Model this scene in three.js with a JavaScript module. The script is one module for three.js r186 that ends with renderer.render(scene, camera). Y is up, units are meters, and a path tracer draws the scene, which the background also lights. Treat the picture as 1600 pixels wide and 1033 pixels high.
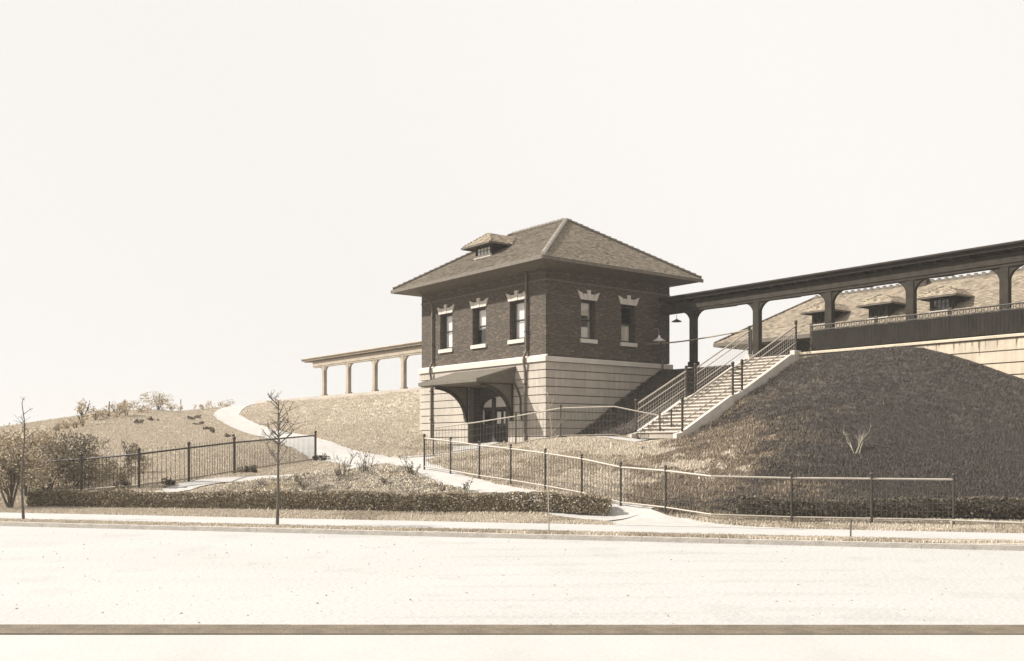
import * as THREE from 'three';
import { mergeGeometries } from 'three/addons/utils/BufferGeometryUtils.js';

// ------------------------------------------------------------------ camera, sky, sun, exposure
const EYE = 2.3;                                   // the lens stands 2.3 m above the road; heights below are written as EYE + metres
const F = 1538;                                    // focal length of the picture, for reading positions off it
const scene = new THREE.Scene();
const camera = new THREE.PerspectiveCamera(2 * Math.atan(695 / F) * 180 / Math.PI, 1600 / 1390, 0.1, 4000);
camera.position.set(0, EYE, 0);
camera.setViewOffset(1600, 1390, 0, 0, 1600, 1033);   // a rising-front view camera: level, lens shifted up
camera.updateProjectionMatrix();
const renderer = new THREE.WebGLRenderer({ antialias: true });
renderer.setSize(1024, 661);
renderer.toneMapping = THREE.LinearToneMapping;
renderer.toneMappingExposure = 2.0;
renderer.shadowMap.enabled = true;
// overcast-bright cream sky: even air with a faint large mottle
{
  const w = 256, h = 128, d = new Float32Array(w * h * 4);
  for (let y = 0; y < h; y++) for (let x = 0; x < w; x++) {
    const a = x / w * Math.PI * 2, b = (y / h - 0.5) * Math.PI;
    const m = 1 + 0.012 * Math.sin(3 * a + 2 * Math.sin(4 * b)) + 0.008 * Math.sin(7 * a + 5 * b) * Math.cos(b);
    const k = (y * w + x) * 4;
    d[k] = 0.478 * m; d[k + 1] = 0.463 * m; d[k + 2] = 0.444 * m; d[k + 3] = 1;
  }
  const t = new THREE.DataTexture(d, w, h, THREE.RGBAFormat, THREE.FloatType);
  t.mapping = THREE.EquirectangularReflectionMapping; t.magFilter = t.minFilter = THREE.LinearFilter; t.wrapS = THREE.RepeatWrapping; t.needsUpdate = true;
  scene.background = t; scene.environment = t;
}
const sun = new THREE.DirectionalLight(new THREE.Color(1, 0.955, 0.88), 4.2);
// station axes: u runs along the depot front (towards the stairs), v runs from the front back to the tracks
const UX = 0.615, UZ = 0.788, OX = 1.654, OZ = -48, TURN = Math.atan2(-UZ, UX);
const S2W = (u, v) => [OX + UX * u + UZ * v, OZ + UZ * u - UX * v];
const W2S = (x, z) => [(x - OX) * UX + (z - OZ) * UZ, (x - OX) * UZ - (z - OZ) * UX];
{
  const lu = 0.66, lv = 0.75, el = 39 * Math.PI / 180;              // the way the light travels, in u and v
  const dx = UX * lu + UZ * lv, dz = UZ * lu - UX * lv, c = Math.cos(el);
  sun.position.set(-dx * c * 150, Math.sin(el) * 150, -dz * c * 150 - 45);
  sun.target.position.set(0, 0, -45);
  sun.castShadow = true;
  Object.assign(sun.shadow.camera, { left: -80, right: 80, top: 80, bottom: -80, near: 1, far: 400 });
  sun.shadow.mapSize.set(4096, 4096); sun.shadow.radius = 1.5;
  scene.add(sun, sun.target);
}
scene.fog = new THREE.FogExp2(new THREE.Color(1, 0.97, 0.93), 0.0007);

// ------------------------------------------------------------------ helpers
const V3 = (x, y, z) => new THREE.Vector3(x, y, z);
function rng(seed) { let a = seed >>> 0; return () => { a |= 0; a = a + 0x6D2B79F5 | 0; let t = Math.imul(a ^ a >>> 15, 1 | a); t = t + Math.imul(t ^ t >>> 7, 61 | t) ^ t; return ((t ^ t >>> 14) >>> 0) / 4294967296; }; }
const hash = (x, y, s = 0) => { let n = Math.imul(x | 0, 374761393) + Math.imul(y | 0, 668265263) + Math.imul(s | 0, 974634777); n = Math.imul(n ^ n >>> 13, 1274126177); return ((n ^ n >>> 16) >>> 0) / 4294967296; };
function noise(x, y, s = 0, per = 0) {
  const xi = Math.floor(x), yi = Math.floor(y), fx = x - xi, fy = y - yi, wx = fx * fx * (3 - 2 * fx), wy = fy * fy * (3 - 2 * fy);
  const m = (a) => per ? ((a % per) + per) % per : a;
  const a = hash(m(xi), m(yi), s), b = hash(m(xi + 1), m(yi), s), c = hash(m(xi), m(yi + 1), s), d = hash(m(xi + 1), m(yi + 1), s);
  return a + (b - a) * wx + (c - a) * wy + (a - b - c + d) * wx * wy;
}
function fbm(x, y, s = 0, o = 4, per = 0) { let t = 0, a = 0.5, n = 0; for (let i = 0; i < o; i++) { t += a * noise(x, y, s + i * 17, per); n += a; x *= 2; y *= 2; per *= 2; a *= 0.5; } return t / n; }
const smooth = (a, b, x) => { const t = Math.min(1, Math.max(0, (x - a) / (b - a))); return t * t * (3 - 2 * t); };
const mix = (a, b, t) => a + (b - a) * t;
const at = (px, py, d) => [(px - 800) * d / F, EYE + (695 - py) * d / F, -d];    // a place read off the photograph, d metres away
const sep = (l, w = 1) => new THREE.Color().setRGB(l * (1 + 0.22 * w), l, l * (1 - 0.27 * w));
const used = {};
function numbered(n) { used[n] = (used[n] ?? -1) + 1; return used[n] ? `${n}_${String(used[n]).padStart(3, '0')}` : n; }
function tag(o, label, category, group, kind) { o.userData.label = label; if (category) o.userData.category = category; if (group) o.userData.group = group; if (kind) o.userData.kind = kind; return o; }
function thing(name, label, category, pos, turn = 0, group) {
  const g = new THREE.Group(); g.name = numbered(name); g.position.set(...pos); g.rotation.y = turn; g.updateMatrixWorld(true); scene.add(g);
  return tag(g, label, category, group);
}
const station = (name, label, cat, [u, y, v], group) => { const [x, z] = S2W(u, v); const g = thing(name, label, cat, [x, y, z], TURN, group); g.userData0 = [u, y, -v]; return g; };
function prep(g) {        // every geometry: non-indexed, position + normal + uv in metres
  if (g.index) g = g.toNonIndexed();
  if (!g.attributes.normal) g.computeVertexNormals();
  const p = g.attributes.position, uv = new Float32Array(p.count * 2);
  for (let i = 0; i < p.count; i += 3) {
    const ax = p.getX(i + 1) - p.getX(i), ay = p.getY(i + 1) - p.getY(i), az = p.getZ(i + 1) - p.getZ(i), bx = p.getX(i + 2) - p.getX(i), by = p.getY(i + 2) - p.getY(i), bz = p.getZ(i + 2) - p.getZ(i);
    const nx = Math.abs(ay * bz - az * by), ny = Math.abs(az * bx - ax * bz), nz = Math.abs(ax * by - ay * bx);
    for (let k = i; k < i + 3; k++) {
      const x = p.getX(k), y = p.getY(k), z = p.getZ(k);
      const [a, b] = ny > nx && ny > nz ? [x, z] : nx > nz ? [z, y] : [x, y];
      uv[2 * k] = a; uv[2 * k + 1] = b;
    }
  }
  g.setAttribute('uv', new THREE.BufferAttribute(uv, 2));
  for (const k of Object.keys(g.attributes)) if (!['position', 'normal', 'uv', 'color'].includes(k)) g.deleteAttribute(k);
  return g;
}
function join(gs) { gs = [].concat(gs).map(prep); return gs.length > 1 ? mergeGeometries(gs) : gs[0]; }
function mesh(name, gs, mat, parent, kind) {
  const m = new THREE.Mesh(join(gs), mat); m.name = parent ? name : numbered(name); m.castShadow = m.receiveShadow = true;
  if (kind) m.userData.kind = kind;
  (parent ?? scene).add(m); return m;
}
// a part of a station thing: geometry written in station coordinates (u, y, -v)
function part(t, name, gs, mat, kind) { let r = t; while (r && !r.userData0) r = r.parent; const g = join(gs); const o = r.userData0; g.translate(-o[0], -o[1], -o[2]); const m = new THREE.Mesh(g, mat); m.name = name; m.castShadow = m.receiveShadow = true; if (kind) m.userData.kind = kind; t.add(m); return m; }
// box from min to max with small chamfers
function box(x0, x1, y0, y1, z0, z1, c = 0) {
  if (!c) return new THREE.BoxGeometry(x1 - x0, y1 - y0, z1 - z0).translate((x0 + x1) / 2, (y0 + y1) / 2, (z0 + z1) / 2);
  const s = new THREE.Shape(); const a = x0 + c, b = x1 - c, e = y0 + c, f = y1 - c;
  s.moveTo(a, y0 + 0); s.lineTo(b, y0); s.lineTo(x1, e); s.lineTo(x1, f); s.lineTo(b, y1); s.lineTo(a, y1); s.lineTo(x0, f); s.lineTo(x0, e);
  return new THREE.ExtrudeGeometry(s, { depth: z1 - z0, bevelEnabled: false }).translate(0, 0, z0);
}
function poly(pts) { const s = new THREE.Shape(); pts.forEach(([x, y], i) => i ? s.lineTo(x, y) : s.moveTo(x, y)); return s; }
const prism = (pts, z0, z1, holes = []) => { const s = poly(pts); for (const h of holes) s.holes.push(poly(h)); return new THREE.ExtrudeGeometry(s, { depth: z1 - z0, bevelEnabled: false, curveSegments: 12 }).translate(0, 0, z0); };
const rect = (x0, x1, y0, y1) => [[x0, y0], [x1, y0], [x1, y1], [x0, y1]];
// prism whose outline lies in the (v, y) plane, between u0 and u1: local z is -v
const prismV = (pts, u0, u1, holes = []) => { const g = prism(pts.map(([v, y]) => [v, y]), 0, u1 - u0, holes.map((h) => h)); return g.applyMatrix4(new THREE.Matrix4().makeBasis(V3(0, 0, -1), V3(0, 1, 0), V3(1, 0, 0))).translate(u0, 0, 0); };
function bar(a, b, r, seg = 6, r2 = r) {
  const d = b.clone().sub(a), L = d.length(); const g = new THREE.CylinderGeometry(r2, r, L, seg, 1);
  g.applyQuaternion(new THREE.Quaternion().setFromUnitVectors(V3(0, 1, 0), d.normalize())); const m = a.clone().add(b).multiplyScalar(0.5); return g.translate(m.x, m.y, m.z);
}
const ball = (p, r) => new THREE.SphereGeometry(r, 8, 6).translate(p.x, p.y, p.z);
const tube = (pts, r, n = 24, seg = 6) => new THREE.TubeGeometry(new THREE.CatmullRomCurve3(pts), n, r, seg);
function tris(list) { const g = new THREE.BufferGeometry(); const a = []; for (const t of list) for (const p of t) a.push(p.x, p.y, p.z); g.setAttribute('position', new THREE.Float32BufferAttribute(a, 3)); g.computeVertexNormals(); return g; }
const quad = (a, b, c, d) => tris([[a, b, c], [a, c, d]]);

// ------------------------------------------------------------------ materials
function tex(n, metres, f, srgb = true) {
  const d = new Uint8Array(n * n * 4);
  const enc = (x) => { x = Math.min(1, Math.max(0, x)); return Math.round(255 * (srgb ? (x <= 0.0031308 ? 12.92 * x : 1.055 * x ** (1 / 2.4) - 0.055) : x)); };
  for (let y = 0; y < n; y++) for (let x = 0; x < n; x++) { let c = f(x / n, y / n); if (!Array.isArray(c)) c = [c, c, c]; const k = (y * n + x) * 4; d[k] = enc(c[0]); d[k + 1] = enc(c[1]); d[k + 2] = enc(c[2]); d[k + 3] = 255; }
  const t = new THREE.DataTexture(d, n, n); t.wrapS = t.wrapT = THREE.RepeatWrapping; t.magFilter = THREE.LinearFilter; t.minFilter = THREE.LinearMipmapLinearFilter; t.generateMipmaps = true;
  t.repeat.set(1 / metres, 1 / metres); if (srgb) t.colorSpace = THREE.SRGBColorSpace; t.needsUpdate = true; return t;
}
const std = (o) => new THREE.MeshStandardMaterial({ roughness: 0.9, metalness: 0, ...o });
// fine grain multiplied with a base colour: mean about 1
const grain = (l, w, amt, metres, seed, freq = 8, n = 256) => tex(n, metres, (x, y) => { const k = l * (1 + amt * (fbm(x * freq, y * freq, seed, 5, freq) * 2 - 1) + amt * 0.5 * (hash(x * n, y * n, seed) - 0.5)); return [k * (1 + 0.22 * w), k, k * (1 - 0.27 * w)]; });
// weathered concrete: blotches, run-off streaks and pin holes
const streaky = (l, w, amt, metres, seed, n = 512) => tex(n, metres, (x, y) => { const k = l * (1 + amt * (fbm(x * 4, y * 4, seed, 5, 4) * 2 - 1) + amt * 1.1 * (fbm(x * 40, y * 3, seed + 3, 3, 40) * 2 - 1) * fbm(x * 6, y * 2, seed + 5, 2, 6) + amt * 0.4 * (hash(x * n, y * n, seed) - 0.5)); return [k * (1 + 0.22 * w), k, k * (1 - 0.27 * w)]; });
const bump = (metres, seed, freq = 16, n = 256) => tex(n, metres, (x, y) => fbm(x * freq, y * freq, seed, 5, freq), false);
const BW = 0.215, BH = 0.076, brickRows = 26, brickCols = 9;      // brick face and joint, one tile of texture = 9 x 26 bricks (1.94 x 1.98 m)
function brickAt(x, y) {
  const r = Math.floor(y * brickRows), fy = y * brickRows - r, off = r % 2 ? 0.5 : 0, cx = x * brickCols + off, c = Math.floor(cx) % brickCols, fx = cx - Math.floor(cx);
  return { j: fx < 0.055 || fy < 0.15, id: hash(c, r, 5), id2: hash(c, r, 9) };
}
const BT = brickRows * BH;
function brickMat(l, lj, seed) {
  const map = tex(512, BT, (x, y) => { const b = brickAt(x, y); const g = 0.85 + 0.3 * fbm(x * 32, y * 32, seed, 3, 32); const k = b.j ? lj * g : l * (0.62 + 0.75 * b.id * b.id + (b.id2 > 0.93 ? 0.7 : 0)) * g; return [k * 1.27, k, k * 0.76]; });
  const bm = tex(512, BT, (x, y) => { const b = brickAt(x, y); return b.j ? 0.1 : 0.7 + 0.2 * b.id; }, false);
  return std({ map, bumpMap: bm, bumpScale: 0.012, roughness: 0.95 });
}
const M = {
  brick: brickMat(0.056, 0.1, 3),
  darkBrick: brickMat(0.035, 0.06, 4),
  concrete: std({ map: streaky(0.345, 0.55, 0.22, 4.1, 11), bumpMap: bump(1.3, 12), bumpScale: 0.006 }),
  joint: std({ color: sep(0.1, 0.8) }),
  stone: std({ map: grain(0.46, 0.4, 0.14, 2.3, 13, 6), bumpMap: bump(0.9, 14), bumpScale: 0.004 }),
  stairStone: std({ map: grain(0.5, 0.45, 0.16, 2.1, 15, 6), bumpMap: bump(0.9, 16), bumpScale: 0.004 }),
  riser: std({ map: streaky(0.27, 0.6, 0.3, 2.3, 51) }),  // darker than the treads: step shade put into the colour
  retain: std({ map: streaky(0.36, 0.85, 0.26, 3.7, 17), bumpMap: bump(1.3, 18), bumpScale: 0.008 }),
  stain: std({ map: grain(0.15, 0.9, 0.4, 1.7, 19, 6) }),
  shingle: std({ color: 0xffffff, vertexColors: true, roughness: 0.95 }),
  under: std({ map: grain(0.09, 0.9, 0.35, 1.3, 20, 8) }),
  soffit: std({ map: grain(0.085, 0.9, 0.3, 1.4, 21, 8), roughness: 0.75 }),
  timber: new THREE.MeshPhysicalMaterial({ map: grain(0.031, 0.8, 0.4, 1.9, 23, 8), bumpMap: bump(0.8, 24), bumpScale: 0.004, roughness: 0.9, specularIntensity: 0.35 }),
  parapet: new THREE.MeshPhysicalMaterial({ map: grain(0.02, 0.6, 0.4, 1.9, 22, 8), roughness: 0.95, specularIntensity: 0.2 }),
  trim: std({ map: grain(0.09, 0.9, 0.3, 1.4, 25, 8), roughness: 0.7 }),
  hazedPaint: std({ map: grain(0.25, 0.85, 0.28, 2.2, 27, 8), roughness: 0.75 }),  // far canopy paint, lightened: haze put into the colour
  iron: std({ map: grain(0.04, 0.8, 0.4, 0.7, 29, 8), roughness: 0.55, metalness: 0.2 }),
  ironLight: std({ map: grain(0.33, 0.6, 0.2, 0.6, 30, 8), roughness: 0.5 }),
  ironMid: std({ map: grain(0.19, 0.9, 0.3, 0.6, 31, 8), roughness: 0.55 }),
  wire: std({ color: sep(0.06, 0.8), roughness: 0.6 }),
  wireLight: std({ color: sep(0.4, 0.5), roughness: 0.6 }),
  sash: std({ color: sep(0.035, 0.6), roughness: 0.6 }),
  blind: std({ map: grain(0.6, 0.25, 0.06, 0.8, 33, 12), roughness: 0.95 }),
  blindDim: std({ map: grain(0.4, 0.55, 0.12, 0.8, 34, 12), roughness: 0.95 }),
  room: std({ map: grain(0.34, 0.5, 0.12, 2.1, 55, 6) }),
  glass: new THREE.MeshPhysicalMaterial({ color: 0xffffff, transmission: 1, thickness: 0, roughness: 0.02, ior: 1.5 }),
  frostedSky: std({ color: sep(0.62, 0.15), roughness: 0.3 }),  // opaque pale tone; sky brightness is put into the entrance pane colour
  enamel: std({ color: sep(0.72, 0.15), roughness: 0.3 }),
  pave: std({ map: grain(0.365, 0.14, 0.09, 3.3, 35, 4), bumpMap: bump(0.8, 36), bumpScale: 0.004 }),
  gravel: std({ map: grain(0.37, 0.22, 0.16, 2.4, 37, 10), bumpMap: bump(0.7, 38, 24), bumpScale: 0.015 }),
  road: std({ map: tex(1024, 17, (x, y) => { const k = 0.365 * (1 + 0.07 * (fbm(x * 5, y * 9, 39, 5, 5) * 2 - 1) - 0.07 * smooth(0.56, 0.74, fbm(x * 4, y * 48, 52, 3, 4)) - 0.06 * smooth(0.62, 0.72, fbm(x * 17, y * 17, 53, 4, 17)) + 0.1 * (hash(x * 1024, y * 1024, 54) - 0.5)); return [k * 1.025, k, k * 0.965]; }), bumpMap: bump(1.1, 40), bumpScale: 0.012 }),
  kerb: std({ map: grain(0.42, 0.4, 0.25, 1.6, 41, 8), bumpMap: bump(0.6, 42), bumpScale: 0.008 }),
  darkKerb: std({ map: grain(0.1, 1.15, 0.45, 1.9, 43, 10), bumpMap: bump(0.5, 44), bumpScale: 0.01 }),
  soil: std({ color: 0xffffff, vertexColors: true, map: grain(0.92, 0, 0.5, 1.7, 45, 16), bumpMap: bump(0.9, 46, 16), bumpScale: 0.06, roughness: 1 }),
  far: std({ map: grain(0.3, 0.7, 0.2, 20, 47, 8) }),
  leaf: std({ color: 0xffffff, vertexColors: true, roughness: 0.85, side: THREE.DoubleSide }),
  bark: std({ map: grain(0.09, 0.8, 0.4, 0.5, 49, 8) }),
  barkPale: std({ map: grain(0.3, 0.7, 0.25, 0.5, 50, 8) }),
  blade: std({ color: 0xffffff, roughness: 0.9, side: THREE.DoubleSide }),
};

// ------------------------------------------------------------------ the ground
// the kerb line across the street: t runs along it, s runs away from the road
const K0 = [-14.5, 27.85], KD = [0.9696, -0.248], KN = [0.248, 0.9696];
const K2W = (t, s) => [K0[0] + t * KD[0] + s * KN[0], -(K0[1] + t * KD[1] + s * KN[1])];
const W2K = (x, z) => { const a = x - K0[0], b = -z - K0[1]; return [a * KD[0] + b * KD[1], a * KN[0] + b * KN[1]]; };
const ctrl = [];
for (const [px, py, d] of [[45, 790.5, 34.3], [-200, 790, 34.8], [240, 791.5, 33.5], [430, 793, 32.8], [700, 798, 31.2], [960, 804, 29.3], [45, 789, 35], [240, 788, 34.2], [430, 790, 33.5],
  [493, 722, 47.2], [366, 742, 38.5], [295, 752, 35.8], [217, 763, 35.3], [127, 772, 35.9], [40, 776, 36.4], [100, 742, 42], [0, 735, 45], [0, 703, 60], [-150, 715, 55],
  [200, 704, 46], [300, 692, 50], [200, 677, 56], [100, 692, 52], [300, 664, 66], [400, 700, 52],
  [90, 674, 58], [150, 658, 65], [250, 641, 76], [335, 637.5, 86], [400, 634, 95],
  [250, 661, 110], [50, 690, 90], [-300, 708, 60], [400, 652, 128], [150, 680, 100], [0, 690, 120], [-500, 700, 100],
  [590, 722, 43], [560, 712, 47], [500, 697, 52], [430, 680, 60], [360, 657, 72], [350, 650, 80], [395, 637.5, 91],
  [550, 668, 60], [610, 690, 55], [470, 660, 68], [640, 716, 47], [620, 650, 64], 
  [677, 713, 45], [806, 697, 43.3], [876, 684, 42.4], [950, 682, 41.5], [1049, 680.5, 40.5],
  [663, 735, 37], [704, 742, 35.8], [798, 757.5, 33.4], [909, 777, 31], [1040, 796, 28.5], [1110, 801, 27.3],
  [560, 737, 40.5], [430, 763, 35], [600, 764, 34.5], [750, 780, 32], [760, 722, 38.5], [870, 728, 36.5],
  [1237, 803, 27.2], [1490, 805, 26.3], [1650, 812, 25.5], [1000, 714, 36], [930, 702, 38.5], [1150, 742, 32], [1080, 705, 36]]) { const p = at(px, py, d); ctrl.push([p[0], p[2], p[1]]); }
for (const [u, v, y] of [[-46, 6.4, 3.8], [-38.8, 6.4, 3.8], [-30, 6.4, 3.8], [-20, 6.4, 3.8], [-12, 6.4, 3.8], [-11.3, 0, 0.85], [-11.3, 3, 2.2], [-14, 1, 1.3], [-9, -0.3, -0.05], [-9, -2, -0.3], [-4.7, -0.4, 0.0], [-4.7, -3, -0.1], [-1, -0.3, 0.06], [0.3, -0.2, 0.1],
  [0.3, 1.1, 0.18], [3.5, 0.9, 0.25], [6.8, 0.6, 0.45], [0.3, 4.5, 2.07], [3.5, 4.5, 2.05], [6.8, 4.5, 2.2], [0.3, 8, 4.0], [3.5, 7.6, 3.7], [6.8, 6.6, 3.4], [8.5, 6.4, 3.4], [8.5, 2.4, 1.5], [8.5, -0.8, 0.2],
  [10.4, -1.2, 0.33], [10.4, 2.4, 2.02], [10.4, 6.4, 3.88], [13, 6.4, 4.0], [15.7, 6.4, 3.95], [19.6, 6.4, 2.45], [25, 6.4, 0.6], [31, 6.4, -0.6], [16, 1.5, 1.35], [12.5, 1.2, 1.3], [20, 1.5, 0.1], [26, 0, -1.2]]) { const [x, z] = S2W(u, v); ctrl.push([x, z, EYE + y]); }
ctrl.push([11.1, -34.5, EYE + 1.15], [16, -32, EYE + 0.3]);
// thin-plate surface through those heights
const ground0 = (() => {
  const n = ctrl.length, N = n + 3, A = Array.from({ length: N }, () => new Float64Array(N + 1));
  const k = (a, b) => { const r2 = (a[0] - b[0]) ** 2 + (a[1] - b[1]) ** 2; return r2 > 0 ? r2 * Math.log(r2) : 0; };
  for (let i = 0; i < n; i++) { for (let j = 0; j < n; j++) A[i][j] = k(ctrl[i], ctrl[j]); A[i][i] += 1.5; A[i][n] = A[n][i] = 1; A[i][n + 1] = A[n + 1][i] = ctrl[i][0]; A[i][n + 2] = A[n + 2][i] = ctrl[i][1]; A[i][N] = ctrl[i][2]; }
  for (let c = 0; c < N; c++) {
    let p = c; for (let r = c + 1; r < N; r++) if (Math.abs(A[r][c]) > Math.abs(A[p][c])) p = r;
    [A[c], A[p]] = [A[p], A[c]];
    for (let r = 0; r < N; r++) if (r !== c) { const f = A[r][c] / A[c][c]; if (f) for (let j = c; j <= N; j++) A[r][j] -= f * A[c][j]; }
  }
  const w = A.map((r, i) => r[N] / r[i]);
  return (x, z) => { let t = w[n] + w[n + 1] * x + w[n + 2] * z; for (let i = 0; i < n; i++) t += w[i] * k([x, z], ctrl[i]); return t; };
})();
function height(x, z) {
  const [t, s] = W2K(x, z), [u, v] = W2S(x, z);
  let h = 0.12;
  if (s > 3.3) h = mix(0.12, Math.max(0.12, ground0(x, z)), smooth(3.3, 6.5, s));
  const vs = u > -0.3 && u < 7 ? 8.05 : 6.5; if (v > vs) h = mix(h, Math.min(h, EYE + 3.3), smooth(vs, vs + 0.5, v));
  if (u > -11 && u < -0.2 && v > 0.2 && v < 9) h = EYE - 0.4;
  if (u > 7.3 && u < 9.9 && v > -1.1 && v < 6.6) h -= 0.35;
  const edge = Math.min(smooth(-60, -45, t), 1 - smooth(52, 66, t), 1 - smooth(98, 112, s));
  return mix(-0.4, h, edge);
}
// grid of heights in the kerb frame, then cheap bilinear lookups
const TS = [], SS = [];
for (let t = -62; t <= 68; t += 0.45) TS.push(t);
for (let s = 0.15; s < 44; s += 0.34) SS.push(s);
for (let s = 44; s < 114; s += 1.3) SS.push(s);
function rough(t, s) {     // hummocks, and slips and gullies down the raw bank
  if (s < 4.5) return 0; const [x, z] = K2W(t, s), [u, v] = W2S(x, z);
  const b = smooth(10.4, 12, u) * smooth(6.2, 5, v) * smooth(6.5, 9, s);
  return 0.04 * (fbm(t * 1.1, s * 1.1, 71, 3) - 0.5) + b * (0.34 * (fbm(u * 0.55, v * 0.3, 72, 4) - 0.5) + 0.1 * (fbm(x * 1.6, z * 1.6, 73, 3) - 0.5));
}
const HG = TS.map((t) => SS.map((s) => height(...K2W(t, s)) + rough(t, s)));
function groundAt(x, z) {
  const [t, s] = W2K(x, z); if (s < 0.15) return 0;
  const i = Math.min(TS.length - 2, Math.max(0, Math.floor((t + 62) / 0.45)));
  let j = s < SS[128] ? Math.floor((s - 0.15) / 0.34) : SS.findIndex((q) => q > s) - 1; j = Math.min(SS.length - 2, Math.max(0, j));
  const a = Math.min(1, Math.max(0, (t - TS[i]) / 0.45)), b = Math.min(1, Math.max(0, (s - SS[j]) / (SS[j + 1] - SS[j])));
  return mix(mix(HG[i][j], HG[i + 1][j], a), mix(HG[i][j + 1], HG[i + 1][j + 1], a), b);
}
// paths as centre lines with half widths; used for the sheets and to keep grass off them
const path = (pts) => pts.map(([px, d, hw]) => [(px - 800) * d / F, -d, hw]);
const PATHS = {
  hillPath: path([[668, 43.5, 1.1], [640, 43, 1.3], [600, 43.3, 1.6], [560, 46, 1.5], [510, 50.5, 1.35], [450, 57, 1.15], [400, 64, 1.1], [367, 71, 1.05], [353, 77, 1.05], [358, 82.5, 1.05], [382, 88, 1.05], [420, 94, 1.0]]),
  lawnPath: path([[598, 43.2, 0.8], [560, 41.2, 0.6], [500, 39.6, 0.5], [430, 37, 0.5], [360, 36.2, 0.5], [300, 35.5, 0.45], [258, 34.9, 0.4]]),
  gardenPath: path([[632, 42, 0.75], [655, 38.4, 0.6], [690, 35.6, 0.6], [740, 33.8, 0.6], [800, 32.1, 0.62], [860, 30.7, 0.7], [930, 29.4, 0.9], [985, 28.4, 1.1]]),
  doorPath: [[-0.8, -4, 0.7], [-3.2, -2.2, 0.9], [-4.7, -0.2, 1.1]].map(([u, v, w]) => [...S2W(u, v), w]),
  walk: (() => [[-3.2, -6.2, 0.7], [-1.8, -5, 0.7], [-0.6, -4, 0.8], [1, -3, 0.8], [3, -2.4, 0.8], [6.6, -1.9, 0.7], [8.5, -1.7, 0.8]].map(([u, v, w]) => [...S2W(u, v), w]))(),
};
function distPath(x, z) {
  let best = 9;
  for (const p of Object.values(PATHS)) for (let i = 0; i < p.length - 1; i++) {
    const [ax, az, aw] = p[i], [bx, bz, bw] = p[i + 1], dx = bx - ax, dz = bz - az, k = Math.min(1, Math.max(0, ((x - ax) * dx + (z - az) * dz) / (dx * dx + dz * dz)));
    best = Math.min(best, Math.hypot(x - ax - dx * k, z - az - dz * k) - mix(aw, bw, k));
  }
  return best;
}
const APRON = [...[[945, 28.5], [962, 30.2], [1000, 29.6], [1040, 28.2], [1110, 27], [1170, 26.2], [1225, 25.7], [1262, 25.2]].map(([px, d]) => [(px - 800) * d / F, -d]), K2W(22.6, 3.1), K2W(17, 3.1)];
const inside = (q, x, z) => { let c = false; for (let i = 0, j = q.length - 1; i < q.length; j = i++) if ((q[i][1] > z) !== (q[j][1] > z) && x < (q[j][0] - q[i][0]) * (z - q[i][1]) / (q[j][1] - q[i][1]) + q[i][0]) c = !c; return c; };
const BED = [[560, 41], [592, 42.2], [625, 41.2], [648, 38], [690, 34.4], [740, 32.6], [800, 31], [850, 30.4], [700, 31.4], [430, 33], [300, 33], [360, 35.3], [430, 36.2], [500, 38.8]].map(([px, d]) => [(px - 800) * d / F, -d]);
// ground tones: straw lawn, worn brown turf, dark bank, painted depot shade; patches have ragged outlines
function cover(x, z) {
  const [u, v] = W2S(x, z), n1 = fbm(x * 0.45, z * 0.45, 81, 4), n2 = fbm(x * 1.7, z * 1.7, 82, 3);
  const n3 = fbm(x * 5, z * 5, 84, 2), rag = (n1 - 0.5) * 7 + (n2 - 0.5) * 5 + (n3 - 0.5) * 4;
  const bankTone = x - 10.1 - (-z - 31) * 0.21 + rag;                    // slope beyond the stairs, darker in patches to the right
  if (u > 10 && W2K(x, z)[1] > 5) { if (bankTone > -0.7) return 2; if (bankTone > -2.8) return 5; if (bankTone > -5.6) return 4; }
  else if (u > 0 && v > 0.9 + (n2 - 0.5) * 0.5) return n3 > 0.6 ? 5 : 2;  // bank beside the depot: the building's shadow is painted into the ground colour
  if (inside(BED, x, z)) return 3;
  return n1 > 0.56 && x > -6 ? 1 : 0;
}
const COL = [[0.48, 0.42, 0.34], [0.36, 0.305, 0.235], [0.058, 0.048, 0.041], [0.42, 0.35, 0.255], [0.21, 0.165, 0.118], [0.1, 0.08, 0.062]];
{
  const nt = TS.length, ns = SS.length, pos = [], col = [], idx = [], uv = [];
  for (let i = 0; i < nt; i++) for (let j = 0; j < ns; j++) {
    const [x, z] = K2W(TS[i], SS[j]); pos.push(x, HG[i][j], z); uv.push(x, z);
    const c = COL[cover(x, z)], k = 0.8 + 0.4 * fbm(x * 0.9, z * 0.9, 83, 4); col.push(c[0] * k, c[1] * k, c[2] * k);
    if (i && j) { const a = (i - 1) * ns + j - 1, b = i * ns + j - 1; idx.push(a, b, a + 1, b, b + 1, a + 1); }
  }
  const g = new THREE.BufferGeometry(); g.setAttribute('position', new THREE.Float32BufferAttribute(pos, 3)); g.setAttribute('color', new THREE.Float32BufferAttribute(col, 3)); g.setAttribute('uv', new THREE.Float32BufferAttribute(uv, 2)); g.setIndex(idx); g.computeVertexNormals();
  const nrm = g.attributes.normal; if (nrm.getY(Math.floor(nrm.count / 2)) < 0) { for (let k = 0; k < idx.length; k += 3) [idx[k + 1], idx[k + 2]] = [idx[k + 2], idx[k + 1]]; g.setIndex(idx); g.computeVertexNormals(); }
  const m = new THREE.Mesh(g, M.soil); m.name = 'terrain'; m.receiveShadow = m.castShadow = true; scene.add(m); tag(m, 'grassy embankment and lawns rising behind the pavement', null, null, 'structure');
}
function structure(name, gs, mat, label) { const m = mesh(name, gs, mat); tag(m, label, null, null, 'structure'); return m; }
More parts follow.
